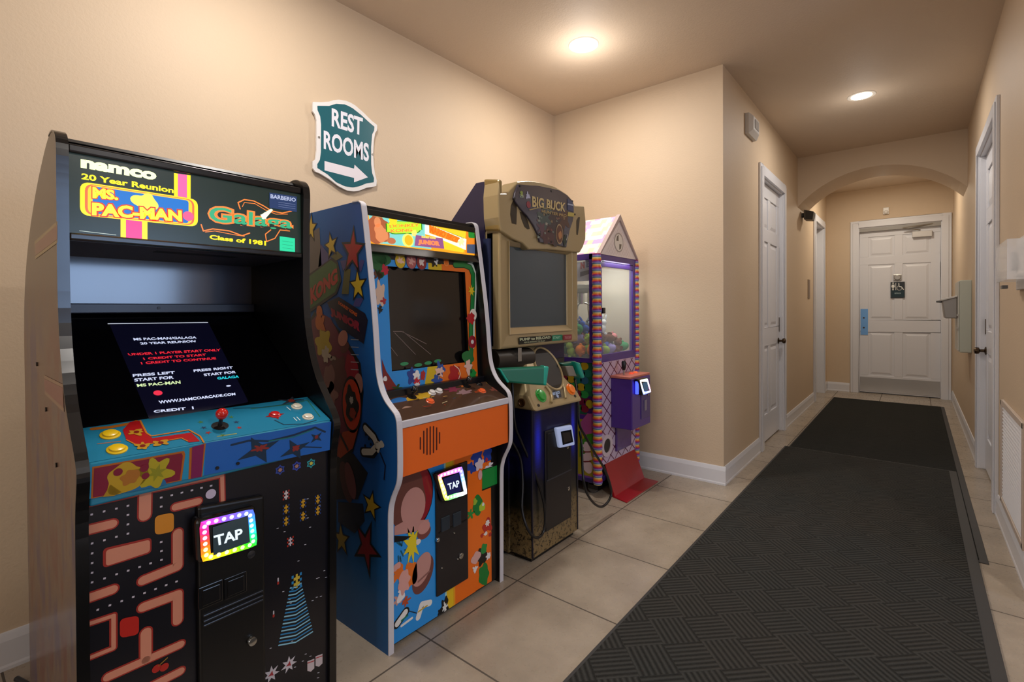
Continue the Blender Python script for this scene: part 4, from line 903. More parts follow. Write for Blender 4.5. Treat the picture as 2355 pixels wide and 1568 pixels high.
a.blob('b84c28', q8(570, 1180)[0], .016, 4, seed=89, amp=.5); a.blob('c89890', q8(530, 1170)[0], .02, 3, seed=77, amp=.6)
a.bar('101418', q8(520, 1310, 570, 1240), .036, 2); a.bar('e8e8e4', q8(522, 1308, 568, 1242), .024, 3); a.bar('e8e8e4', q8(640, 1270, 660, 1200, 705, 1190), .026, 3); a.bar('e8e8e4', q8(545, 1320, 605, 1275), .010, 3.2); a.bar('c8a838', q8(640, 1240, 690, 1205), .006, 4); a.bar('1c8068', q8(545, 1290, 580, 1260), .007, 4); a.bar('103048', q8(585, 1235, 640, 1250), .004, 2)
a.blob('101418', q8(790, 1210)[0], .022, 2, seed=78, amp=.5, sy=1.6); a.blob('e0e4e0', q8(790, 1215)[0], .012, 3, seed=79, amp=.5, sy=1.5); a.blob('101418', q8(765, 1240)[0], .014, 2, seed=76)
a.blob('20409c', q8(970, 370)[0], .034, 2, seed=91, amp=.35); a.blob('20409c', q8(1030, 350)[0], .030, 2, seed=92, amp=.35, sy=1.3); a.blob('d8c8d0', q8(985, 410)[0], .026, 3, seed=93, amp=.4); a.blob('20409c', q8(940, 430)[0], .026, 2, seed=94, amp=.6); a.blob('e4e0e4', q8(1040, 420)[0], .024, 2.6, seed=95, amp=.6, sy=.5); a.blob('a82840', q8(1025, 385)[0], .01, 4, seed=96)
a.bar('0c1c10', q8(1000, 500, 1095, 465), .098, 3, cap=False); a.bar('1c8c3c', q8(1000, 498, 1095, 463), .088, 3.4, cap=False); a.disc('e0a8a8', q8(988, 470)[0], .014, 6, sy=1.6)
a.blob('1c7c34', q8(975, 640)[0], .036, 3, seed=97, amp=.45, sy=1.1); a.blob('b0cc38', q8(1000, 650)[0], .020, 4, seed=98); a.blob('98b838', q8(960, 620)[0], .014, 4, seed=99); a.disc('e4e8e4', q8(1005, 635)[0], .008, 5); a.blob('2c8c3c', q8(935, 690)[0], .018, 3, seed=100, amp=.4)
a.blob('b82820', q8(1030, 755)[0], .030, 3, seed=101, amp=.3); a.blob('e8e0dc', q8(1030, 740)[0], .014, 4, seed=102); a.blob('e8e0dc', q8(1020, 800)[0], .012, 4, seed=103, sy=.7); a.blob('b82820', q8(1000, 810)[0], .010, 3, seed=104); a.blob('b82820', q8(1045, 805)[0], .010, 3, seed=105)
a.blob('1c8c3c', q8(1010, 885)[0], .022, 3, seed=106, amp=.3); a.blob('101010', q8(1000, 930)[0], .034, 2.6, seed=107, amp=.3, sy=1.1); a.blob('d8a8a0', q8(965, 935)[0], .028, 4, seed=108, amp=.3); a.blob('e8e4e4', q8(960, 1000)[0], .014, 4, seed=109, amp=.4); a.blob('e8e4e4', q8(1035, 925)[0], .015, 4, seed=110, amp=.4); a.blob('1c7c34', q8(1010, 1030)[0], .034, 3, seed=112, amp=.2, sy=1.5); a.poly('3c1408', q8(960, 1125, 1050, 1070, 1040, 1085, 970, 1128), 2)
a.build('front_artwork', fp)
y_, z_ = 1.375, 0
cd2 = MB().box(XF2, XF2+.010, 1.372, 1.560, .105, .63).build('coin_door', mat('19161a', .4), A2, bevel=.012, seg=3)
for q in q8(785, 740, 850, 715):
    h = plane_hit(q, (XF2, 0, .4), Vector((1, 0, 0))); MB().box(XF2+.006, XF2+.014, h.y-.024, h.y+.024, h.z-.030, h.z+.030).build('coin_return', mat('26303a', .3), cd2, bevel=.003)
MB().box(XF2+.008, XF2+.012, 1.385, 1.548, .368, .374).build('door_rib', mat('0c0c0e', .3), cd2)
for q, r in zip(q8(880, 925, 750, 835, 840, 795, 770, 992, 860, 942), (.013, .009, .004, .004, .004)):
    h = plane_hit(q, (XF2+.01, 0, .4), Vector((1, 0, 0))); MB().lathe((XF2+.009, h.y, h.z), (1, 0, 0), [(r, 0), (r, .007), (r*.7, .009)], 16).build('door_lock' if r > .006 else 'screw', CHROME, cd2, smooth=True)
card_reader(A2, -1.512, q8(748, 470, 890, 420, 920, 578, 790, 620), q8(782, 492, 868, 460, 885, 560, 805, 590),
            ['ff5080', 'ff70a0', 'd060e0', '7060ff', '70a0ff', 'c0e0ff', 'f0f8ff', '90f0a0', '60e060', 'c0e840', 'ffe070', 'ffc060'], 2.6, .03, 'card reader with white and rainbow lit ring', ('TAP', q8(805, 520, 870, 498, 875, 535, 812, 555)), scr_col='1c2050', back=-1.54)

# ---------------------------------------------------------------- cabinet 3: hunting game
A3 = thing('arcade_cabinet', (-1.9, 2.22, 0), 'bronze and black hunting arcade cabinet with domed BIG BUCK marquee, two holsters', 'arcade machine', 'upright arcade machines')
GOLD = mat('a8946c', .32, .25, coat=.3, name='bronze_plastic'); GOLD2 = mat('8c7340', .35, .3, coat=.2)
PURP = NT('dusk_print', .3); _x, _y, _z = PURP.xyz()
nz = PURP.noise(55, 5, .8); mr = PURP.math('ADD', PURP.math('MULTIPLY', PURP.noise(9, 3), .16), _z)
gr = PURP.ramp(mr, [(.06, '8a744c'), (.26, '6e5c3c'), (.36, '1c1c14'), (.48, '0f0f1c'), (.56, '141448'), (.80, '121038'), (.93, '0c0a1c')])
gd = PURP.math('MULTIPLY', PURP.math('LESS_THAN', mr, .40), PURP.math('GREATER_THAN', nz, .55))
PURP.color(PURP.mix(gd, gr, '2c2418')); M_DUSK = PURP.m
M_NAVY = mat('221c3c', .35)
YC = 2.225; HW = .365
body = MB().prism_y([(-1.70, 1.955), (-1.76, 1.957), (-1.95, 1.78), (-2.30, 1.45), (-2.35, 1.36), (-2.35, 1.0), (-1.70, 1.0)], YC-HW, YC+HW).build('upper_body', M_NAVY, A3, bevel=.004)
MB().prism([(-1.66, YC-.26, .785), (-2.3, YC-.26, .785), (-2.3, YC+.26, .785), (-1.66, YC+.26, .785)], [(-1.70, YC-HW, 1.0), (-2.35, YC-HW, 1.0), (-2.35, YC+HW, 1.0), (-1.70, YC+HW, 1.0)]).build('hood_underside', BLACK, A3)
MB().box(-2.3, -1.655, YC-.245, YC+.245, .02, .785).build('rear_body', M_DUSK, A3, bevel=.003)
pb = MB().box(-1.655, -1.512, 1.992, 2.430, .025, .79).build('pedestal', M_DUSK, A3, bevel=.003)
MB().box(-1.64, -1.53, 2.01, 2.41, 0, .03).box(-2.28, -1.7, YC-.23, YC+.23, 0, .03).build('plinth', BLACK, A3)
for y in (1.992, 2.424): MB().box(-1.515, -1.507, y, y+.006, .03, .785).build('corner_trim', mat('1c1c2c', .3), pb)
# tapered monitor housing
XH = -1.60
hz0, hz1 = 1.102, 1.655
hs = MB()
def ring_frame(m, yo0, yo1, zo0, zo1, yi0, yi1, zi0, zi1, x0, x1, xi):
    """frame with outer rectangle at x1, inner at xi: four bevelled members"""
    O = [(yo0, zo0), (yo1, zo0), (yo1, zo1), (yo0, zo1)]; I = [(yi0, zi0), (yi1, zi0), (yi1, zi1), (yi0, zi1)]
    for k in range(4):
        l = (k+1) % 4
        m.add([(x0, *O[k]), (x0, *O[l]), (x0, *I[l]), (x0, *I[k]), (x1, *O[k]), (x1, *O[l]), (xi, *I[l]), (xi, *I[k])],
              [(0, 1, 2, 3), (4, 7, 6, 5), (0, 4, 5, 1), (3, 2, 6, 7), (1, 5, 6, 2), (0, 3, 7, 4)])
ring_frame(hs, 1.862, 2.595, hz0, hz1+.05, 1.945, 2.520, 1.195, 1.640, -1.70, XH, XH-.012)
hs.box(-1.705, XH-.035, 1.862, 2.595, hz0, hz1+.05)
ho = hs.build('monitor_housing', GOLD, A3, bevel=.014, seg=3)
ring = MB(); ring_frame(ring, 1.935, 2.530, 1.172, 1.65, 1.962, 2.505, 1.208, 1.628, XH-.04, XH+.004, XH-.028); ring.build('screen_surround', GOLD, ho, bevel=.006, seg=2)
MB().box(XH-.036, XH-.030, 1.955, 2.512, 1.20, 1.635).build('screen', mat('3a4448', .12, coat=.5), ho)
for y in (1.845, 2.597): MB().box(-1.70, -1.66, y, y+.018, hz0, 1.66).build('side_rail', mat('3c4468', .25, .3), ho)
a = Art((XH, 0, 1.13), (1, 0, 0), rough=.3, off=.0012); k8 = Z(1180, 740, 15.7)
a.rr('141410', k8(195, 560, 1380, 480, 1380, 690, 200, 820), .006, 0); a.text('b8bc98', 'PUMP to RELOAD', k8(230, 590, 1340, 500, 1340, 600, 240, 690), 1, .05); a.text('a0a484', 'AIM & SHOOT TO PLAY', k8(380, 715, 1150, 660, 1150, 710, 380, 770), 1, .05)
a.rr('1c7c5c', k8(1400, 485, 1770, 460, 1770, 660, 1400, 690), .003, 1); a.text('9ac8a8', 'START', k8(1430, 530, 1700, 510, 1700, 600, 1430, 620), 2, .03)
a.rr('8c2c34', k8(1800, 470, 2110, 450, 2110, 640, 1800, 665), .003, 1); a.text('c88888', 'TRIGGER', k8(1850, 520, 2080, 500, 2080, 600, 1850, 620), 2, .02)
a.build('instruction_strip', ho)
# marquee: domed plastic hood with wing pieces, tilted slightly forward
XQ = -1.585; k3 = Z(1160, 410, 8.2526); k9 = Z(1030, 390, 3.4857)
def pr3(pts, x0, x1, name, m, parent, bevel=.012, seg=3):
    P = [plane_hit(q, (x1, 0, 1.8), Vector((1, 0, 0))) for q in pts]
    return MB().prism([(x0, p.y, p.z) for p in P], [(x1, p.y, p.z) for p in P]).build(name, m, parent, bevel=bevel, seg=seg)
hood = pr3(k9(415, 90, 425, 190, 470, 190, 560, 95, 640, 88, 740, 100, 860, 135, 950, 190, 1000, 240, 1018, 285, 1095, 290, 1108, 420, 1105, 560, 1085, 620, 1060, 665, 960, 655, 800, 640, 650, 640, 600, 590, 520, 555, 430, 495, 410, 380, 405, 200), -1.69, XQ, 'marquee_hood', GOLD, A3)
MB().prism_y([(-1.695, 1.965), (-1.59, 1.945), (-1.59, 1.69), (-1.690, 1.70)], 1.848, 1.875).build('hood_cheek', GOLD2, hood, bevel=.01)
for P in (k9(520, 250, 548, 260, 552, 330, 548, 440, 512, 430, 500, 360, 505, 290), k9(575, 335, 610, 350, 640, 410, 655, 475, 640, 480, 615, 460, 590, 400), k9(1030, 410, 1045, 380, 1058, 380, 1050, 460, 1040, 525, 1030, 520)):
    a = Art((XQ, 0, 1.8), (1, 0, 0)); a.poly('2a2010', P, 1); a.build('vent_recess', hood)
pl = pr3(k3(270, 110, 480, 130, 640, 140, 880, 185, 1060, 230, 1200, 320, 1290, 420, 1320, 560, 1320, 680, 1300, 820, 1240, 1000, 1190, 1240, 1180, 1310, 1020, 1270, 850, 1240, 680, 1215, 640, 1060, 560, 900, 440, 720, 330, 600, 240, 480, 180, 380, 210, 260), XQ-.002, XQ+.012, 'marquee_panel', mat('3c3846', .15, coat=.5), hood, .003, 2)
a = Art((XQ+.012, 0, 1.8), (1, 0, 0), rough=.25)
a.blob('3e3030', k3(950, 900)[0], .10, 0, seed=120, sy=1.1); a.blob('4c2c2c', k3(820, 1090)[0], .065, .5, seed=121, sy=.7); a.blob('44504c', k3(760, 740)[0], .06, .6, seed=122, amp=.5)
a.blob('5c4048', k3(700, 950)[0], .03, 1, seed=128, amp=.6); a.blob('54382c', k3(1130, 780)[0], .05, .8, seed=129, amp=.5)
a.text('c8b078', 'BIG BUCK', k3(520, 335, 1160, 470, 1150, 640, 525, 545), 3, .035); a.bar('b0985c', k3(470, 600, 640, 560, 800, 570, 920, 590), .004, 3)
a.text('a88c58', 'HUNTER PRO', k3(700, 590, 1180, 690, 1170, 740, 700, 650), 3, .03)
for k in range(26): rd = random.Random(200+k); x, y = rd.uniform(620, 1150), rd.uniform(640, 1150); a.blob(rd.choice(['7c8478', '6c3c38', '8c7450', '9a9484', '2c2420', '705848']), k3(x, y)[0], rd.uniform(.004, .012), 2, seed=k, amp=.6, sy=.7)
a.disc('a88c68', k3(1040, 1060)[0], .036, 3, sy=1.6); a.disc('5c3424', k3(1040, 1060)[0], .031, 4, sy=1.6); a.blob('b07848', k3(1050, 1080)[0], .016, 5, seed=123, sy=1.6); a.blob('1c3028', k3(1140, 1180)[0], .02, 3, seed=124, sy=1.4); a.bar('c8c4b0', k3(1180, 1060, 1190, 1110, 1170, 1170), .004, 4)
a.blob('8c9c4c', k3(320, 285)[0], .012, 3, seed=125); a.text('a8b49c', '25', k3(280, 310, 360, 320, 360, 370, 280, 360), 4, .03); a.blob('b0b0c8', k3(440, 335)[0], .016, 3, seed=126, amp=.5); a.disc('8c3440', k3(455, 500)[0], .018, 2)
a.rr('3c4468', k3(1190, 380, 1290, 450, 1310, 640, 1190, 600), .004, 3); a.bar('a8b0c0', k3(1200, 490, 1300, 510), .008, 4); a.rr('b8a450', k3(1200, 640, 1320, 660, 1310, 730, 1190, 720), .004, 4)
a.build('marquee_artwork', pl)
for q in k3(295, 145, 893, 240, 1288, 435, 190, 385, 888, 1205, 1335, 685): 
    h = plane_hit(q, (XQ+.012, 0, 1.8), Vector((1, 0, 0))); screw(pl, h, (1, 0, 0), .006, BLACK)
# control head: sloped bronze moulding with holster opening, buttons
k6 = Z(1130, 780, 8.709)
HN = Vector((.285, 0, .19)).normalized(); HP = (-1.478, 0, .79)
ch = MB()
prof_b = [(1.985, .785), (2.432, .775), (2.425, .83), (2.33, .98), (2.29, 1.07), (2.25, 1.10), (2.17, 1.10), (2.08, 1.02), (1.985, .86)]
def on_h(y, z, d=0): return (-1.478-(z-.79)*.62+d, y, z)
ch.prism([on_h(y, z) for y, z in prof_b], [(-1.72, y, z) for y, z in prof_b])
cho = ch.build('control_head', GOLD, A3, bevel=.016, seg=3)
HNv = Vector((1, 0, .62)).normalized(); HPv = Vector((-1.478, 0, .79))
a = Art(HPv, HNv, rough=.5, off=.0015)
a.disc('191518', k6(1140, 580)[0], .100, 0, sy=1.25, rot=-.15)
a.poly('6e6048', k6(1180, 940, 1420, 890, 1470, 1170, 1240, 1210), 0); a.rr('1c2030', k6(1215, 1030, 1370, 1000, 1400, 1160, 1260, 1190), .004, 1); a.text('9ab0d0', 'BIG BUCK', k6(1215, 1070, 1365, 1030, 1375, 1090, 1230, 1130), 2, .06); a.blob('a0b0d0', k6(1320, 1140)[0], .010, 2, seed=131)
a.build('head_openings', cho)
MB().tube([plane_hit(q, HPv+HNv*.006, HNv) for q in k6(1090, 930, 1180, 1040, 1215, 1160, 1205, 1270)], .008).build('head_rib', GOLD, cho, smooth=True)
MB().tube([plane_hit(q, HPv+HNv*.006, HNv) for q in k6(1440, 890, 1470, 1000, 1490, 1180)], .007).build('head_rib', GOLD, cho, smooth=True)
pts = [plane_hit((k6(1140, 580)[0][0]+0, k6(1140, 580)[0][1]), HPv, HNv)]
c0 = pts[0]; e2 = HNv.cross(Vector((0, 0, 1)).cross(HNv).normalized()); e1 = Vector((0, 0, 1)).cross(HNv).normalized()
MB().tube([c0+e1*(.106*math.cos(t/16*PI)*math.cos(-.15)-.106*1.25*math.sin(t/16*PI)*math.sin(-.15))+e2*(.106*math.cos(t/16*PI)*math.sin(-.15)+.106*1.25*math.sin(t/16*PI)*math.cos(-.15)) for t in range(33)], .008).build('holster_rim', GOLD, cho, smooth=True)
button(cho, k6(990, 1130)[0], '28a03c', HPv, HNv, .029, .014); button(cho, k6(1585, 1005)[0], 'f07818', HPv, HNv, .027, .014)
for q in k6(945, 1325, 1675, 1140): h = plane_hit(q, HPv, HNv); screw(cho, h, HNv, .008, BLACK)
h = plane_hit(k6(600, 1270)[0], (0, 1.98, .8), Vector((0, -1, 0))); MB().lathe((h.x, 1.985, h.z), (0, -1, 0), [(.022, 0), (.022, .004), (.016, .006), (.014, .002)], 20).build('side_bolt', mat('5c3c20', .3, .6), cho, smooth=True)
# cross tube behind the guns
MB().cyl((-1.66, 1.86, 1.045), (-1.66, 2.16, 1.035), .055, n=24).build('holster_tube', mat('2c2622', .4), A3, smooth=True)
MB().box(-1.63, -1.60, 2.0, 2.03, 1.03, 1.10).build('tube_bracket', CHROME, A3)
# pedestal door and reader
cd3 = MB().box(-1.513, -1.503, 2.105, 2.352, .128, .66).build('coin_door', mat('191517', .45), pb, bevel=.004)
MB().box(-1.503, -1.498, 2.118, 2.34, .40, .645).build('upper_plate', mat('101116', .35), cd3, bevel=.003)
MB().box(-1.503, -1.499, 2.24, 2.335, .435, .52).build('bill_slot', mat('20222c', .3), cd3, bevel=.003)
MB().box(-1.505, -1.498, 2.108, 2.35, .395, .402).build('door_rib', mat('33343c', .3), cd3)
for y, z in ((2.318, .30), (2.31, .535)): MB().lathe((-1.503, y, z), (1, 0, 0), [(.011, 0), (.011, .006), (.006, .008)], 16).build('door_lock', CHROME, cd3, smooth=True)
k2 = Z(1120, 780, 3.0143)
P_ = (-1.475, 0, .6)
A = [plane_hit(q, P_, Vector((1, 0, 0))) for q in k2(487, 615, 596, 594, 617, 735, 512, 757)]
h = MB().prism([(-1.503, p.y, p.z) for p in A], [(-1.478, p.y, p.z) for p in A]).build('card_reader', mat('b4c4ec', .3, emit=.25), cd3, bevel=.010, seg=3); h['label'] = 'card reader with pale blue frame, unlit screen'
a = Art((-1.478, 0, .6), (1, 0, 0), rough=.15); a.poly('14161c', k2(510, 640, 583, 625, 598, 712, 525, 733), 0); a.rr('38322e', k2(522, 650, 572, 640, 585, 700, 535, 720), .002, 1); a.build('reader_screen', h)
# blue glow strips printed on the pedestal corner
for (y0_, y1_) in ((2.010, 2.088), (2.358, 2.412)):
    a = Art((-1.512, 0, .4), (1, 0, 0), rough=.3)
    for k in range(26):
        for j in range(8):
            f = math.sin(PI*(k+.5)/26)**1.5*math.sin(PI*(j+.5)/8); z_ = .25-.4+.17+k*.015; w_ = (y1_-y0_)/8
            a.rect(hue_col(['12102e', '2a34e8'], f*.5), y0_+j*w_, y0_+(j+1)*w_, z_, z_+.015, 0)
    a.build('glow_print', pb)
# guns resting in the holsters, each with its hose
TEAL = mat('0f6a52', .35, coat=.3); TEAL2 = mat('18a08c', .3, coat=.3)
g = thing('light_gun', (-1.5, 1.85, .95), 'teal light gun lying across the holster, left of the round opening', 'toy gun', 'light guns of the hunting game')
GN = Vector((.24, -.13, 0)).normalized(); GP_ = Vector((-1.44, 2.05, .95))
def gp(pts, d0, d1, name, m, parent, bev=.01, n=None, P0=None):
    n = n or GN; P0 = P0 or GP_
    P = [plane_hit(q, P0+n*d1, n) for q in pts]
    return MB().prism([tuple(p-n*(d1-d0)) for p in P], [tuple(p) for p in P]).build(name, m, parent, bevel=bev, seg=3)
gp(k6(130, 590, 600, 570, 1130, 545, 1090, 930, 700, 905, 340, 870), -.05, 0, 'gun_stock', TEAL, g)
gp(k6(1060, 540, 1165, 545, 1110, 940, 1050, 925), -.055, .005, 'butt_pad', TEAL2, g)
gp(k6(150, 590, 200, 600, 370, 860, 320, 880), -.055, .003, 'fore_grip', TEAL2, g)
def hose(name, pts, x, r, parent, zmin=.012):
    P = [plane_hit(q, (xx, 0, .5), Vector((1, 0, 0))) for q, xx in zip(pts, x)]
    for p in P: p.z = max(p.z, zmin)
    # smooth
    Q = []
    for i in range(len(P)-1):
        p0, p1, p2, p3 = P[max(i-1, 0)], P[i], P[i+1], P[min(i+2, len(P)-1)]
        for k in range(8):
            t = k/8; Q.append(.5*((2*p1)+(p2-p0)*t+(2*p0-5*p1+4*p2-p3)*t*t+(3*p1-p0-3*p2+p3)*t**3))
    Q.append(P[-1]); return MB().tube(Q, r).build(name, mat('111114', .3), parent, smooth=True)
hose('gun_hose', k2(170, 200, 190, 560, 230, 690, 300, 850, 370, 1040, 400, 1180, 395, 1320, 350, 1375, 290, 1330, 245, 1190, 248, 1000, 235, 840, 190, 735, 160, 700), [-1.60, -1.57, -1.56, -1.53, -1.50, -1.49, -1.49, -1.49, -1.495, -1.53, -1.55, -1.57, -1.59, -1.60], .007, A3)
g = thing('light_gun', (-1.5, 2.35, .9), 'teal and grey light gun on the far side of the control head', 'toy gun', 'light guns of the hunting game')
XN_ = Vector((1, 0, 0)); PX_ = Vector((-1.56, 0, .9))
gp(k6(1490, 540, 1640, 530, 1720, 745, 1560, 740), -.04, 0, 'receiver', mat('8a8478', .4), g, .006, XN_, PX_)
gp(k6(1400, 480, 1700, 440, 1780, 480, 1780, 560, 1650, 540, 1480, 540), -.05, -.01, 'gun_stock', TEAL, g, .01, XN_, PX_)
gp(k6(1700, 450, 1790, 470, 1885, 770, 1830, 790, 1780, 700), -.04, .02, 'butt_pad', TEAL2, g, .01, XN_, PX_)
k5 = Z(1310, 840, 4.752)
hose('gun_hose', k5(60, 150, 95, 420, 105, 640, 180, 790, 270, 950, 380, 1130, 440, 1290, 455, 1400, 420, 1490, 350, 1545, 270, 1510, 190, 1400, 155, 1270, 140, 1100, 130, 850, 110, 720), [-1.60, -1.56, -1.54, -1.53, -1.52, -1.51, -1.50, -1.50, -1.50, -1.50, -1.50, -1.51, -1.52, -1.54, -1.56, -1.58], .0075, A3)
# ---------------------------------------------------------------- claw machine
K = thing('claw_machine', (-2.05, 3.31, 0), 'purple candy house claw machine with rainbow striped pillars in the nook corner', 'claw machine')
PU = mat('4a2c86', .35, coat=.2, name='purple_metal'); PUD = mat('33206a', .4)
FX, BX, KY0, KY1 = -1.70, -2.36, 2.995, 3.635
ZB, ZW, ZT = .085, .955, 1.685
MB().box(BX, FX, KY0, KY1, ZB, .12).build('base_plate', PUD, K, bevel=.006)
# pillars with bead rings
bead = NT('rainbow_beads', .35); _x, _y, _z = bead.xyz()
bead.color(bead.ramp(bead.math('FRACT', bead.math('DIVIDE', _z, .0475)), [(0, '2c50a0'), (.12, 'b0a8e0'), (.24, '7a3cb0'), (.36, 'a02070'), (.48, 'd83c28'), (.62, 'f09030'), (.80, 'f6d070'), (.90, 'd8d8c0'), (.95, '2c8098')]))
for (x, y) in ((FX-.005, KY0+.012), (FX-.005, KY1-.012), (BX+.02, KY0+.012), (BX+.02, KY1-.012)):
    prof = []; n = 33; st = .0475; rr_ = .0285 if (x > -2 and y < 3.3) else .0190
    for k in range(n):
        z = ZB+k*st
        for t in (0, .25, .5, .75): prof.append((rr_+.0055*math.sin(PI*t), z+st*t))
    prof.append((rr_, ZT))
    MB().lathe((x, y, 0), (0, 0, 1), prof, 16, bead.m).build('corner_pillar', bead.m, K, smooth=True)
# frames of the glass box
f = MB()
def fr_x(m, x, y0, y1, z0, z1, w, d=.02): 
    m.box(x-d, x, y0, y0+w, z0, z1); m.box(x-d, x, y1-w, y1, z0, z1); m.box(x-d, x, y0+w, y1-w, z0, z0+w); m.box(x-d, x, y0+w, y1-w, z1-w, z1)
fr_x(f, FX, KY0+.02, KY1-.02, ZW-.03, ZT, .055)
f.box(FX-.02, FX, KY0+.075, KY1-.075, 1.60, 1.64)
fo = f.build('front_window_frame', PU, K, bevel=.003)
glass = NT('window_glass', .04); glass.b.inputs['Base Color'].default_value = (.9, .95, .93, 1); glass.b.inputs['Alpha'].default_value = .13; M_GLASS = glass.m
MB().box(FX-.012, FX-.009, KY0+.07, KY1-.07, ZW+.02, 1.605).build('front_glass', M_GLASS, fo)
MB().box(FX, FX+.012, 3.068, 3.098, 1.27, 1.31).build('window_lock', BLACK, fo)
for y0, y1, nm in ((KY0, KY0+.018, 'side_window_frame'), (KY1-.018, KY1, 'side_window_frame')):
    s_ = MB(); s_.box(BX+.04, FX-.03, y0, y1, ZW-.03, ZW+.0).box(BX+.04, FX-.03, y0, y1, 1.645, ZT).box(BX+.02, BX+.07, y0, y1, ZW, ZT).box(FX-.06, FX-.03, y0, y1, ZW, ZT)
    so = s_.build(nm, PU, K, bevel=.002)
    MB().box(BX+.06, FX-.05, (y0+y1)/2-.0015, (y0+y1)/2+.0015, ZW, 1.65).build('side_glass', M_GLASS, so)
MB().box(BX, BX+.02, KY0+.02, KY1-.02, ZB, ZT).build('back_panel', mat('b9b4a8', .5), K)
MB().box(BX+.02, FX-.02, KY0+.02, KY1-.02, 1.655, ZT).build('top_panel', mat('c8c4bc', .5), K)
MB().box(BX+.02, FX-.02, KY0+.02, KY1-.02, .915, .94).build('playfield', mat('8c8478', .6), K)
# header boards inside the glass
hd = MB().box(-2.24, FX-.06, KY0+.025, KY0+.030, 1.50, 1.635).build('side_header', mat('b4bcd0', .4), K)
a = Art((0, KY0+.020, 1.55), (0, -1, 0), rough=.4, off=.0005); h1 = Z(1320, 580, 13.07)
a.P = Vector((0, KY0+.025, 1.55))
a.text('b02c3c', 'N', h1(200, 300, 320, 275, 320, 480, 200, 510), 1, .06); a.poly('b8c8e8', h1(340, 240, 520, 210, 520, 470, 340, 500), .5); a.text('1c5cb0', 'E', h1(370, 268, 480, 245, 480, 440, 370, 460), 1, .06)
a.rect('1c1840', -.66+0, .2, -.085, -.05, .2) if False else None
a.poly('1c1640', h1(190, 590, 520, 520, 520, 630, 190, 740), 1.5)
a.build('side_header_lettering', hd)
hd2 = MB().box(-2.32, -2.315, KY0+.06, KY1-.06, 1.40, 1.60).build('rear_header', mat('b8c4b0', .4), K)
a = Art((-2.315, 0, 1.5), (1, 0, 0), rough=.4)
for k, (c, ch_) in enumerate(zip(('b02c6c', '2c4cb0', '3c9c4c', 'd07820', 'c8b030', '2c8c70', 'c03c3c'), 'CREACTI')):
    y = KY0+.08+k*.072; A_ = [(y, .03), (y+.05, .03), (y+.05, -.05), (y, -.05)]; vs, fs = text_mesh(ch_, .06)
    a.b.add([a.w((A_[3][0]+(A_[2][0]-A_[3][0])*x_, A_[3][1]+(A_[0][1]-A_[3][1])*y_), 1) for x_, y_ in vs], fs, a.mat(c))
a.rect('2c1a5c', KY0+.06, KY1-.06, -.10, -.065, 1); a.build('rear_header_lettering', hd2)
# lower body
MB().box(BX+.02, FX-.018, KY0+.012, KY0+.030, .12, ZW-.03).build('side_panel', mat('6c4a20', .4), K)
sp = MB().box(BX+.02, FX-.03, KY0+.004, KY0+.012, .12, ZW-.03).build('side_panel', mat('6e3a6c', .4), K)
a = Art((0, KY0+.004, .5), (0, -1, 0), rough=.35)
a.P = Vector((0, KY0+.004, .5))
k5 = Z(1310, 840, 4.752); S0, S1 = -2.3, FX-.035
rd = random.Random(5)
for r_ in range(7):
    for c_ in range(11):
        x = S0+.05+c_*.056+(r_ % 2)*.028
        if x > S1-.036: continue
        z = .40-r_*.050
        a.raw(['1c6c3c', '6c1434', 'b8981c', '285c78', '2c8c40', '7c1c30', '1f7060'][(r_*3+c_*2+r_*c_) % 7], [(x+.034*math.cos(t*PI/8), z+.027*math.sin(t*PI/8)) for t in range(16)], 1+(.1*r_))
a.rect('1f5c44', S0, S1, .06, .425, 0)
a.rect('9c8c18', S0, S1, -.37, .05, .2); a.rect('4a2480', S0, S1, .025, .055, .6)
a.disc('3c1c60', k5(215, 430)[0], .062, 1.2); a.disc('a89820', k5(218, 425)[0], .03, 1.6)
a.poly('a84c8c', k5(120, 620, 200, 520, 262, 500, 262, 740, 150, 760), .8); a.poly('3c8424', k5(110, 850, 250, 690, 262, 900, 110, 1000), .7); a.poly('a89820', k5(220, 880, 262, 850, 262, 1100, 230, 1100), 1)
for q, r in zip(k5(190, 890, 192, 1000, 198, 1110), (.034, .038, .042)): a.blob('d8c0c8', q, r, 1.5, seed=int(q[1]), amp=.3); 
for q in k5(190, 945, 195, 1050): a.bar('7c2c34', [(q[0]-8, q[1]), (q[0]+8, q[1])], .008, 2)
a.rect('7a3c9c', S0, S1, -.41, -.37, .5)
a.build('side_artwork', sp)
# front lower panel: pale with crossed lattice
fl = MB().box(FX-.02, FX-.004, KY0+.03, KY1-.03, .20, ZW-.03).build('front_lower_panel', mat('c9b4cc', .4), K)
a = Art((FX-.004, 0, .5), (1, 0, 0), rough=.4); LC = '6c2048'
y0, y1, z0, z1 = KY0+.035, KY1-.035, -.295, .42
def clipbar(p, q):
    # Liang-Barsky clip to the panel
    x0_, y0_ = p; dx, dy = q[0]-p[0], q[1]-p[1]; t0, t1 = 0, 1
    for P_, Q_ in ((-dx, x0_-y0), (dx, y1-x0_), (-dy, y0_-z0), (dy, z1-y0_)):
        if abs(P_) < 1e-9:
            if Q_ < 0: return
        else:
            r = Q_/P_
            if P_ < 0: t0 = max(t0, r)
            else: t1 = min(t1, r)
    if t0 < t1: a.bar(LC, [(x0_+dx*t0, y0_+dy*t0), (x0_+dx*t1, y0_+dy*t1)], .007, 1, ab=True, cap=False)
for k in range(-8, 16):
    b = y0+k*.115; clipbar((b, z0), (b+1.0, z0+1.0*.82)); clipbar((b+1.0-.9, z0), (b-.9, z0+1.0*.82))
a.build('lattice_artwork', fl)
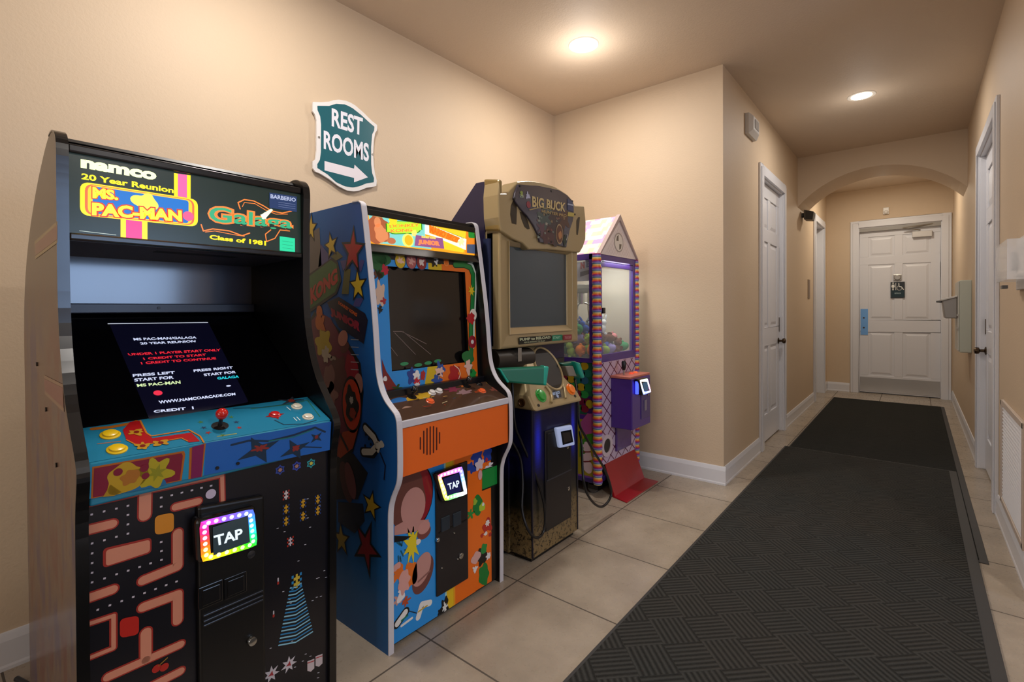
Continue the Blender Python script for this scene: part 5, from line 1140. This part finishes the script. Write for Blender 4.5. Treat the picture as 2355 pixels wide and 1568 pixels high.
# prize opening ring, flap, coin box
c0 = plane_hit(k5(425, 930)[0], (FX, 0, .3), Vector((1, 0, 0)))
hl = MB().lathe((FX-.004, 3.125, .33), (1, 0, 0), [(.078, 0), (.078, .012), (.050, .012), (.050, .0)], 32).build('prize_hole_rim', mat('d4c4cc', .4), K, smooth=True)
hl.scale = (1, 1, 1)
MB().cyl((FX-.003, 3.125, .33), (FX+.002, 3.125, .33), .052, n=32).build('prize_hole', mat('2c2624', .6), hl)
MB().box(FX-.004, FX+.012, 3.26, 3.50, .255, .47).build('prize_flap', mat('4c2a78', .25, coat=.4), K, bevel=.006)
cb = MB().box(FX-.004, -1.538, 3.20, 3.508, .445, .805).build('coin_box', PU, K, bevel=.006)
MB().box(FX-.004, -1.545, 3.19, 3.518, .805, .822).build('control_shelf', mat('c07060', .4), cb, bevel=.003)
js = MB().cyl((-1.63, 3.26, .822), (-1.63, 3.26, .86), .007, m=CHROME).build('joystick', CHROME, cb)
MB().lathe((-1.63, 3.26, .86), (0, 0, 1), [(.010, 0), (.016, .02), (.017, .055), (.012, .065)], 16).build('joystick_grip', BLACK, js, smooth=True)
for y, c in ((3.36, 'e05030'), (3.43, 'e86838')): MB().lathe((-1.62, y, .822), (0, 0, 1), [(.018, 0), (.018, .004), (.014, .005), (.013, .011)], 18).build('button', mat(c, .3, emit=.4), cb, smooth=True)
bd = MB().box(-1.538, -1.533, 3.34, 3.49, .50, .70).build('bill_door', mat('4a3a78', .35), cb, bevel=.003)
MB().box(-1.533, -1.528, 3.385, 3.425, .555, .635).build('bill_slot', mat('8c86a0', .3, .5), bd, bevel=.002)
MB().cyl((-1.533, 3.455, .665), (-1.527, 3.455, .665), .008).build('door_lock', CHROME, bd)
MB().cyl((-1.52, 3.24, .70), (-1.52, 3.24, .79), .012, m=mat('3848e8', .3, emit=2.5)).build('blue_indicator_lamp', mat('3848e8', .3, emit=2.5), cb)
k7 = Z(1360, 840, 4.75)
card_reader(K, -1.495, k7(528, 160, 615, 142, 655, 290, 568, 325), k7(560, 190, 610, 180, 628, 265, 580, 280),
            ['ffd0c0', 'e0ffe0', 'd0ffd0', 'f0f0ff', 'ffe0f0', 'ff80c0', 'c0c0ff', '8090ff', '6070ff', 'a0b0ff', 'e0e8ff', 'ffffff'], 2.2, .04, 'card reader with white lit ring', None, leds=20, scr_col='2c5c80', back=-1.54)
# red tongue shaped ramp
pts = [(FX-.01, .205), (-1.600, .012), (-1.493, .006), (-1.493, 0.0), (-1.615, 0.0), (FX-.01, .185)]
ra = MB(); Ys = {0: (3.115, 3.595), 1: (3.055, 3.535), 2: (3.02, 3.545), 3: (3.02, 3.545), 4: (3.055, 3.535), 5: (3.115, 3.595)}
ra.prism([(p[0], Ys[i][0], p[1]) for i, p in enumerate(pts)], [(p[0], Ys[i][1], p[1]) for i, p in enumerate(pts)])
ra.build('red_ramp', mat('9c0c1c', .35, coat=.2), K, bevel=.003)
MB().box(FX-.10, FX-.02, KY0+.04, KY1-.04, .03, .10).build('kick_board', BLACK, K)
for (x, y) in ((FX-.07, KY0+.06), (FX-.07, KY1-.06), (BX+.08, KY0+.06), (BX+.08, KY1-.06)):
    cs = MB().cyl((x, y-.014, .036), (x, y+.014, .036), .036, n=24).build('caster', mat('6c6864', .4), K, bevel=.003)
    MB().box(x-.02, x+.02, y-.02, y+.02, .06, .087).build('caster_fork', STEEL, cs)
# gabled candy roof
RZ, PK, YM = ZT, 1.985, 3.315
roof = NT('pastel_shingles', .45); _x, _y, _z = roof.xyz()
cx = roof.n('ShaderNodeCombineXYZ'); row = roof.math('FLOOR', roof.math('DIVIDE', _z, .034)); col_ = roof.math('FLOOR', roof.math('ADD', roof.math('DIVIDE', _x, .045), roof.math('MULTIPLY', row, .5)))
roof.link(row, cx.inputs[0]); roof.link(col_, cx.inputs[1]); wn = roof.n('ShaderNodeTexWhiteNoise', noise_dimensions='2D'); roof.link(cx.outputs[0], wn.inputs[0])
roof.color(roof.ramp(wn.outputs[0], [(0, 'f0e0dc'), (.2, 'ecdfc0'), (.38, 'e0a8cc'), (.5, 'c8d8e8'), (.62, 'd4e0b8'), (.76, 'f2e4e0'), (.9, 'c4b0dc')], 'CONSTANT'))
rf = MB().prism([(FX+.005, 3.022, RZ), (FX+.005, YM, PK), (FX+.005, 3.608, RZ)], [(BX, 3.022, RZ), (BX, YM, PK), (BX, 3.608, RZ)])
ro = rf.build('roof', roof.m, K)
g = MB(); w_ = .018
g.prism([(FX+.02, 3.012, RZ), (FX+.02, YM, PK+.012), (FX+.02, YM, PK-.03), (FX+.02, 3.026, RZ)], [(FX-.01, 3.012, RZ), (FX-.01, YM, PK+.012), (FX-.01, YM, PK-.03), (FX-.01, 3.026, RZ)])
g.prism([(FX+.02, 3.618, RZ), (FX+.02, YM, PK+.012), (FX+.02, YM, PK-.03), (FX+.02, 3.604, RZ)], [(FX-.01, 3.618, RZ), (FX-.01, YM, PK+.012), (FX-.01, YM, PK-.03), (FX-.01, 3.604, RZ)])
g.build('gable_trim', mat('b8a4a0', .4), ro)
a = Art((FX+.005, 0, 1.8), (1, 0, 0), rough=.4)
a.raw('f4e8e2', [(3.028, RZ-1.8), (3.602, RZ-1.8), (YM, PK-.03-1.8)], 0)
for k in range(-12, 12):
    for s in (1, -1):
        for j in range(14):   # fine lattice kept inside the triangle
            z_ = RZ-1.8+.01+j*.02; zz_ = z_+.02; y_ = YM+k*.04+s*(j*.02)
            if abs(y_-YM) < .24*(1-(zz_-(RZ-1.8))/.26) and abs(y_+s*.02-YM) < .24*(1-(zz_-(RZ-1.8))/.26): a.bar('e4d0cc', [(y_, z_), (y_+s*.02, zz_)], .0028, 1, ab=True, cap=False)
a.disc('b0a49c', None, .072, 2, ab=(YM, -.01)); a.disc('efe8dc', None, .062, 3, ab=(YM, -.01))
a.raw('6c6258', [(YM-.006, 0), (YM-.042, 0), (YM-.030, .034), (YM-.006, .046)], 4); a.raw('6c6258', [(YM+.006, -.02), (YM+.042, -.02), (YM+.030, -.052), (YM+.006, -.064)], 4)
a.build('gable_artwork', ro)
# claw on its cord
cl = thing('prize_claw', (-1.98, 3.17, 1.30), 'silver three pronged claw hanging from a gantry inside the claw machine', 'claw')
MB().box(-2.05, -1.80, 3.14, 3.20, 1.42, 1.47).build('gantry', mat('7c7870', .4, .4), cl, bevel=.004)
MB().box(-2.30, -1.76, 3.05, 3.07, 1.45, 1.475).box(-2.0, -1.97, 3.03, 3.55, 1.475, 1.49).build('rail', STEEL, cl)
MB().cyl((-1.93, 3.17, 1.42), (-1.93, 3.17, 1.34), .028, n=18).build('claw_motor', CHROME, cl)
for k in range(3):
    t = k*2*PI/3+.4; c_, s_ = math.cos(t), math.sin(t)
    MB().tube([(-1.93+c_*r, 3.17+s_*r, z) for r, z in ((.02, 1.35), (.07, 1.33), (.085, 1.28), (.06, 1.22), (.035, 1.21))], .007, 8).build('claw_prong', CHROME, cl, smooth=True)
MB().tube([(-1.84, 3.12, 1.43), (-1.835, 3.11, 1.30), (-1.83, 3.115, 1.24), (-1.82, 3.12, 1.21), (-1.80, 3.13, 1.23), (-1.79, 3.14, 1.30), (-1.785, 3.14, 1.42)], .005).build('coiled_cord', mat('8c7c5c', .5), cl, smooth=True)
# plush toys: one of each kind, then copies
rd = random.Random(17)
def plush_mesh(kind):
    m = MB()
    if kind == 'bear':
        m.ball((0, 0, -.008), .030, (1, .9, 1.05), 12).ball((.004, 0, .034), .024, n=12)
        for s in (-1, 1): m.ball((0, s*.018, .055), .009, n=8).ball((.012, s*.026, .0), .011, (1, 1, 1.5), n=8).ball((.018, s*.018, -.030), .012, (1.4, 1, 1), n=8)
        m.ball((.026, 0, .030), .010, n=8)
    elif kind == 'bunny':
        m.ball((0, 0, -.006), .028, (1, .9, 1.1), 12).ball((0, 0, .032), .021, n=12)
        for s in (-1, 1): m.ball((0, s*.011, .062), .008, (.7, 1, 2.6), n=8).ball((.016, s*.016, -.030), .011, (1.5, 1, 1), n=8)
    elif kind == 'fish':
        m.ball((0, 0, 0), .034, (1.2, .6, .8), 14); m.prism([(-.035, -.004, 0), (-.065, -.004, .025), (-.065, -.004, -.025)], [(-.035, .004, 0), (-.065, .004, .025), (-.065, .004, -.025)]).ball((0, 0, .03), .012, (1.4, .3, 1), 8)
    else:
        m.ball((0, 0, 0), .032, n=14)
        for k in range(6):
            t = k*PI/3; m.ball((0, .03*math.cos(t), .03*math.sin(t)), .012, n=8)
    return m
COLS = {'red': 'd83420', 'orange': 'f08428', 'yellow': 'f4d838', 'lime': '9cc050', 'green': '3c9c68', 'teal': '40b0b8', 'blue': '2c50a0', 'lavender': '9c90d0', 'purple': '6c4890', 'pink': 'e08c90', 'white': 'e4e8e8', 'brown': '6c4438', 'grey': '7c8490', 'dark green': '1c5038'}
SHAPE = {'bear': 'bear shaped', 'bunny': 'long eared', 'fish': 'fish shaped', 'flower': 'flower shaped'}
proto = {}
kinds = list(SHAPE)
spots = []
for layer, (zc_, nx, ny, off_) in enumerate(((1.000, 6, 6, 0), (1.080, 5, 5, .045), (1.155, 4, 4, .05))):
    for i in range(nx):
        for j in range(ny):
            x = -1.785-off_-i*.092+rd.uniform(-.006, .006); y = 3.075+off_+j*.094+rd.uniform(-.006, .006)
            if x < -2.27 or y > 3.575: continue
            if layer == 2 and ((i+j) % 3 == 0 or i > 2): continue
            spots.append((x, y, zc_+rd.uniform(-.004, .006)))
for n_, (x, y, z) in enumerate(spots):
    kd = rd.choice(kinds); cn = rd.choice(list(COLS)); key = (kd, cn)
    if kd == 'bear' and rd.random() < .5: key = (kd, 'brown')
    if key not in proto:
        o = plush_mesh(key[0]).build('plush_toy', mat(COLS[key[1]], .85, spec=.2), None, smooth=True); proto[key] = o
    else:
        o = proto[key].copy(); C.objects.link(o)
    o.location = (x, y, z); o.rotation_euler = (rd.uniform(-.5, .5), rd.uniform(-.6, .3), rd.uniform(-1.2, 1.2)); s_ = rd.uniform(1.1, 1.28); o.scale = (s_, s_, s_)
    tag(o, 'small %s %s plush toy in the heap behind the claw machine glass' % (key[1], SHAPE[key[0]]), 'plush toy', '%s %s plush toys in the claw machine' % (key[1], SHAPE[key[0]]))
area('claw_machine_lamp', (-1.9, 3.31, 1.645), .5, 4.5, (.95, 1, .92), size_y=.4, shape='RECTANGLE')
# interior light strip of the claw machine
MB().box(FX-.055, FX-.035, KY0+.06, KY1-.06, 1.640, 1.650).build('light_strip', mat('f4f4e0', .4, emit=6), K)
# floor level clutter: power cord end at the lower left
tag(MB().tube([(-2.45, .22, .012), (-2.36, .24, .02), (-2.28, .20, .014), (-2.22, .17, .010), (-2.1, .21, .01)], .009).build('power_cord', BLACK, smooth=True), 'black power cord on the floor beside the nearest arcade cabinet', 'cord')
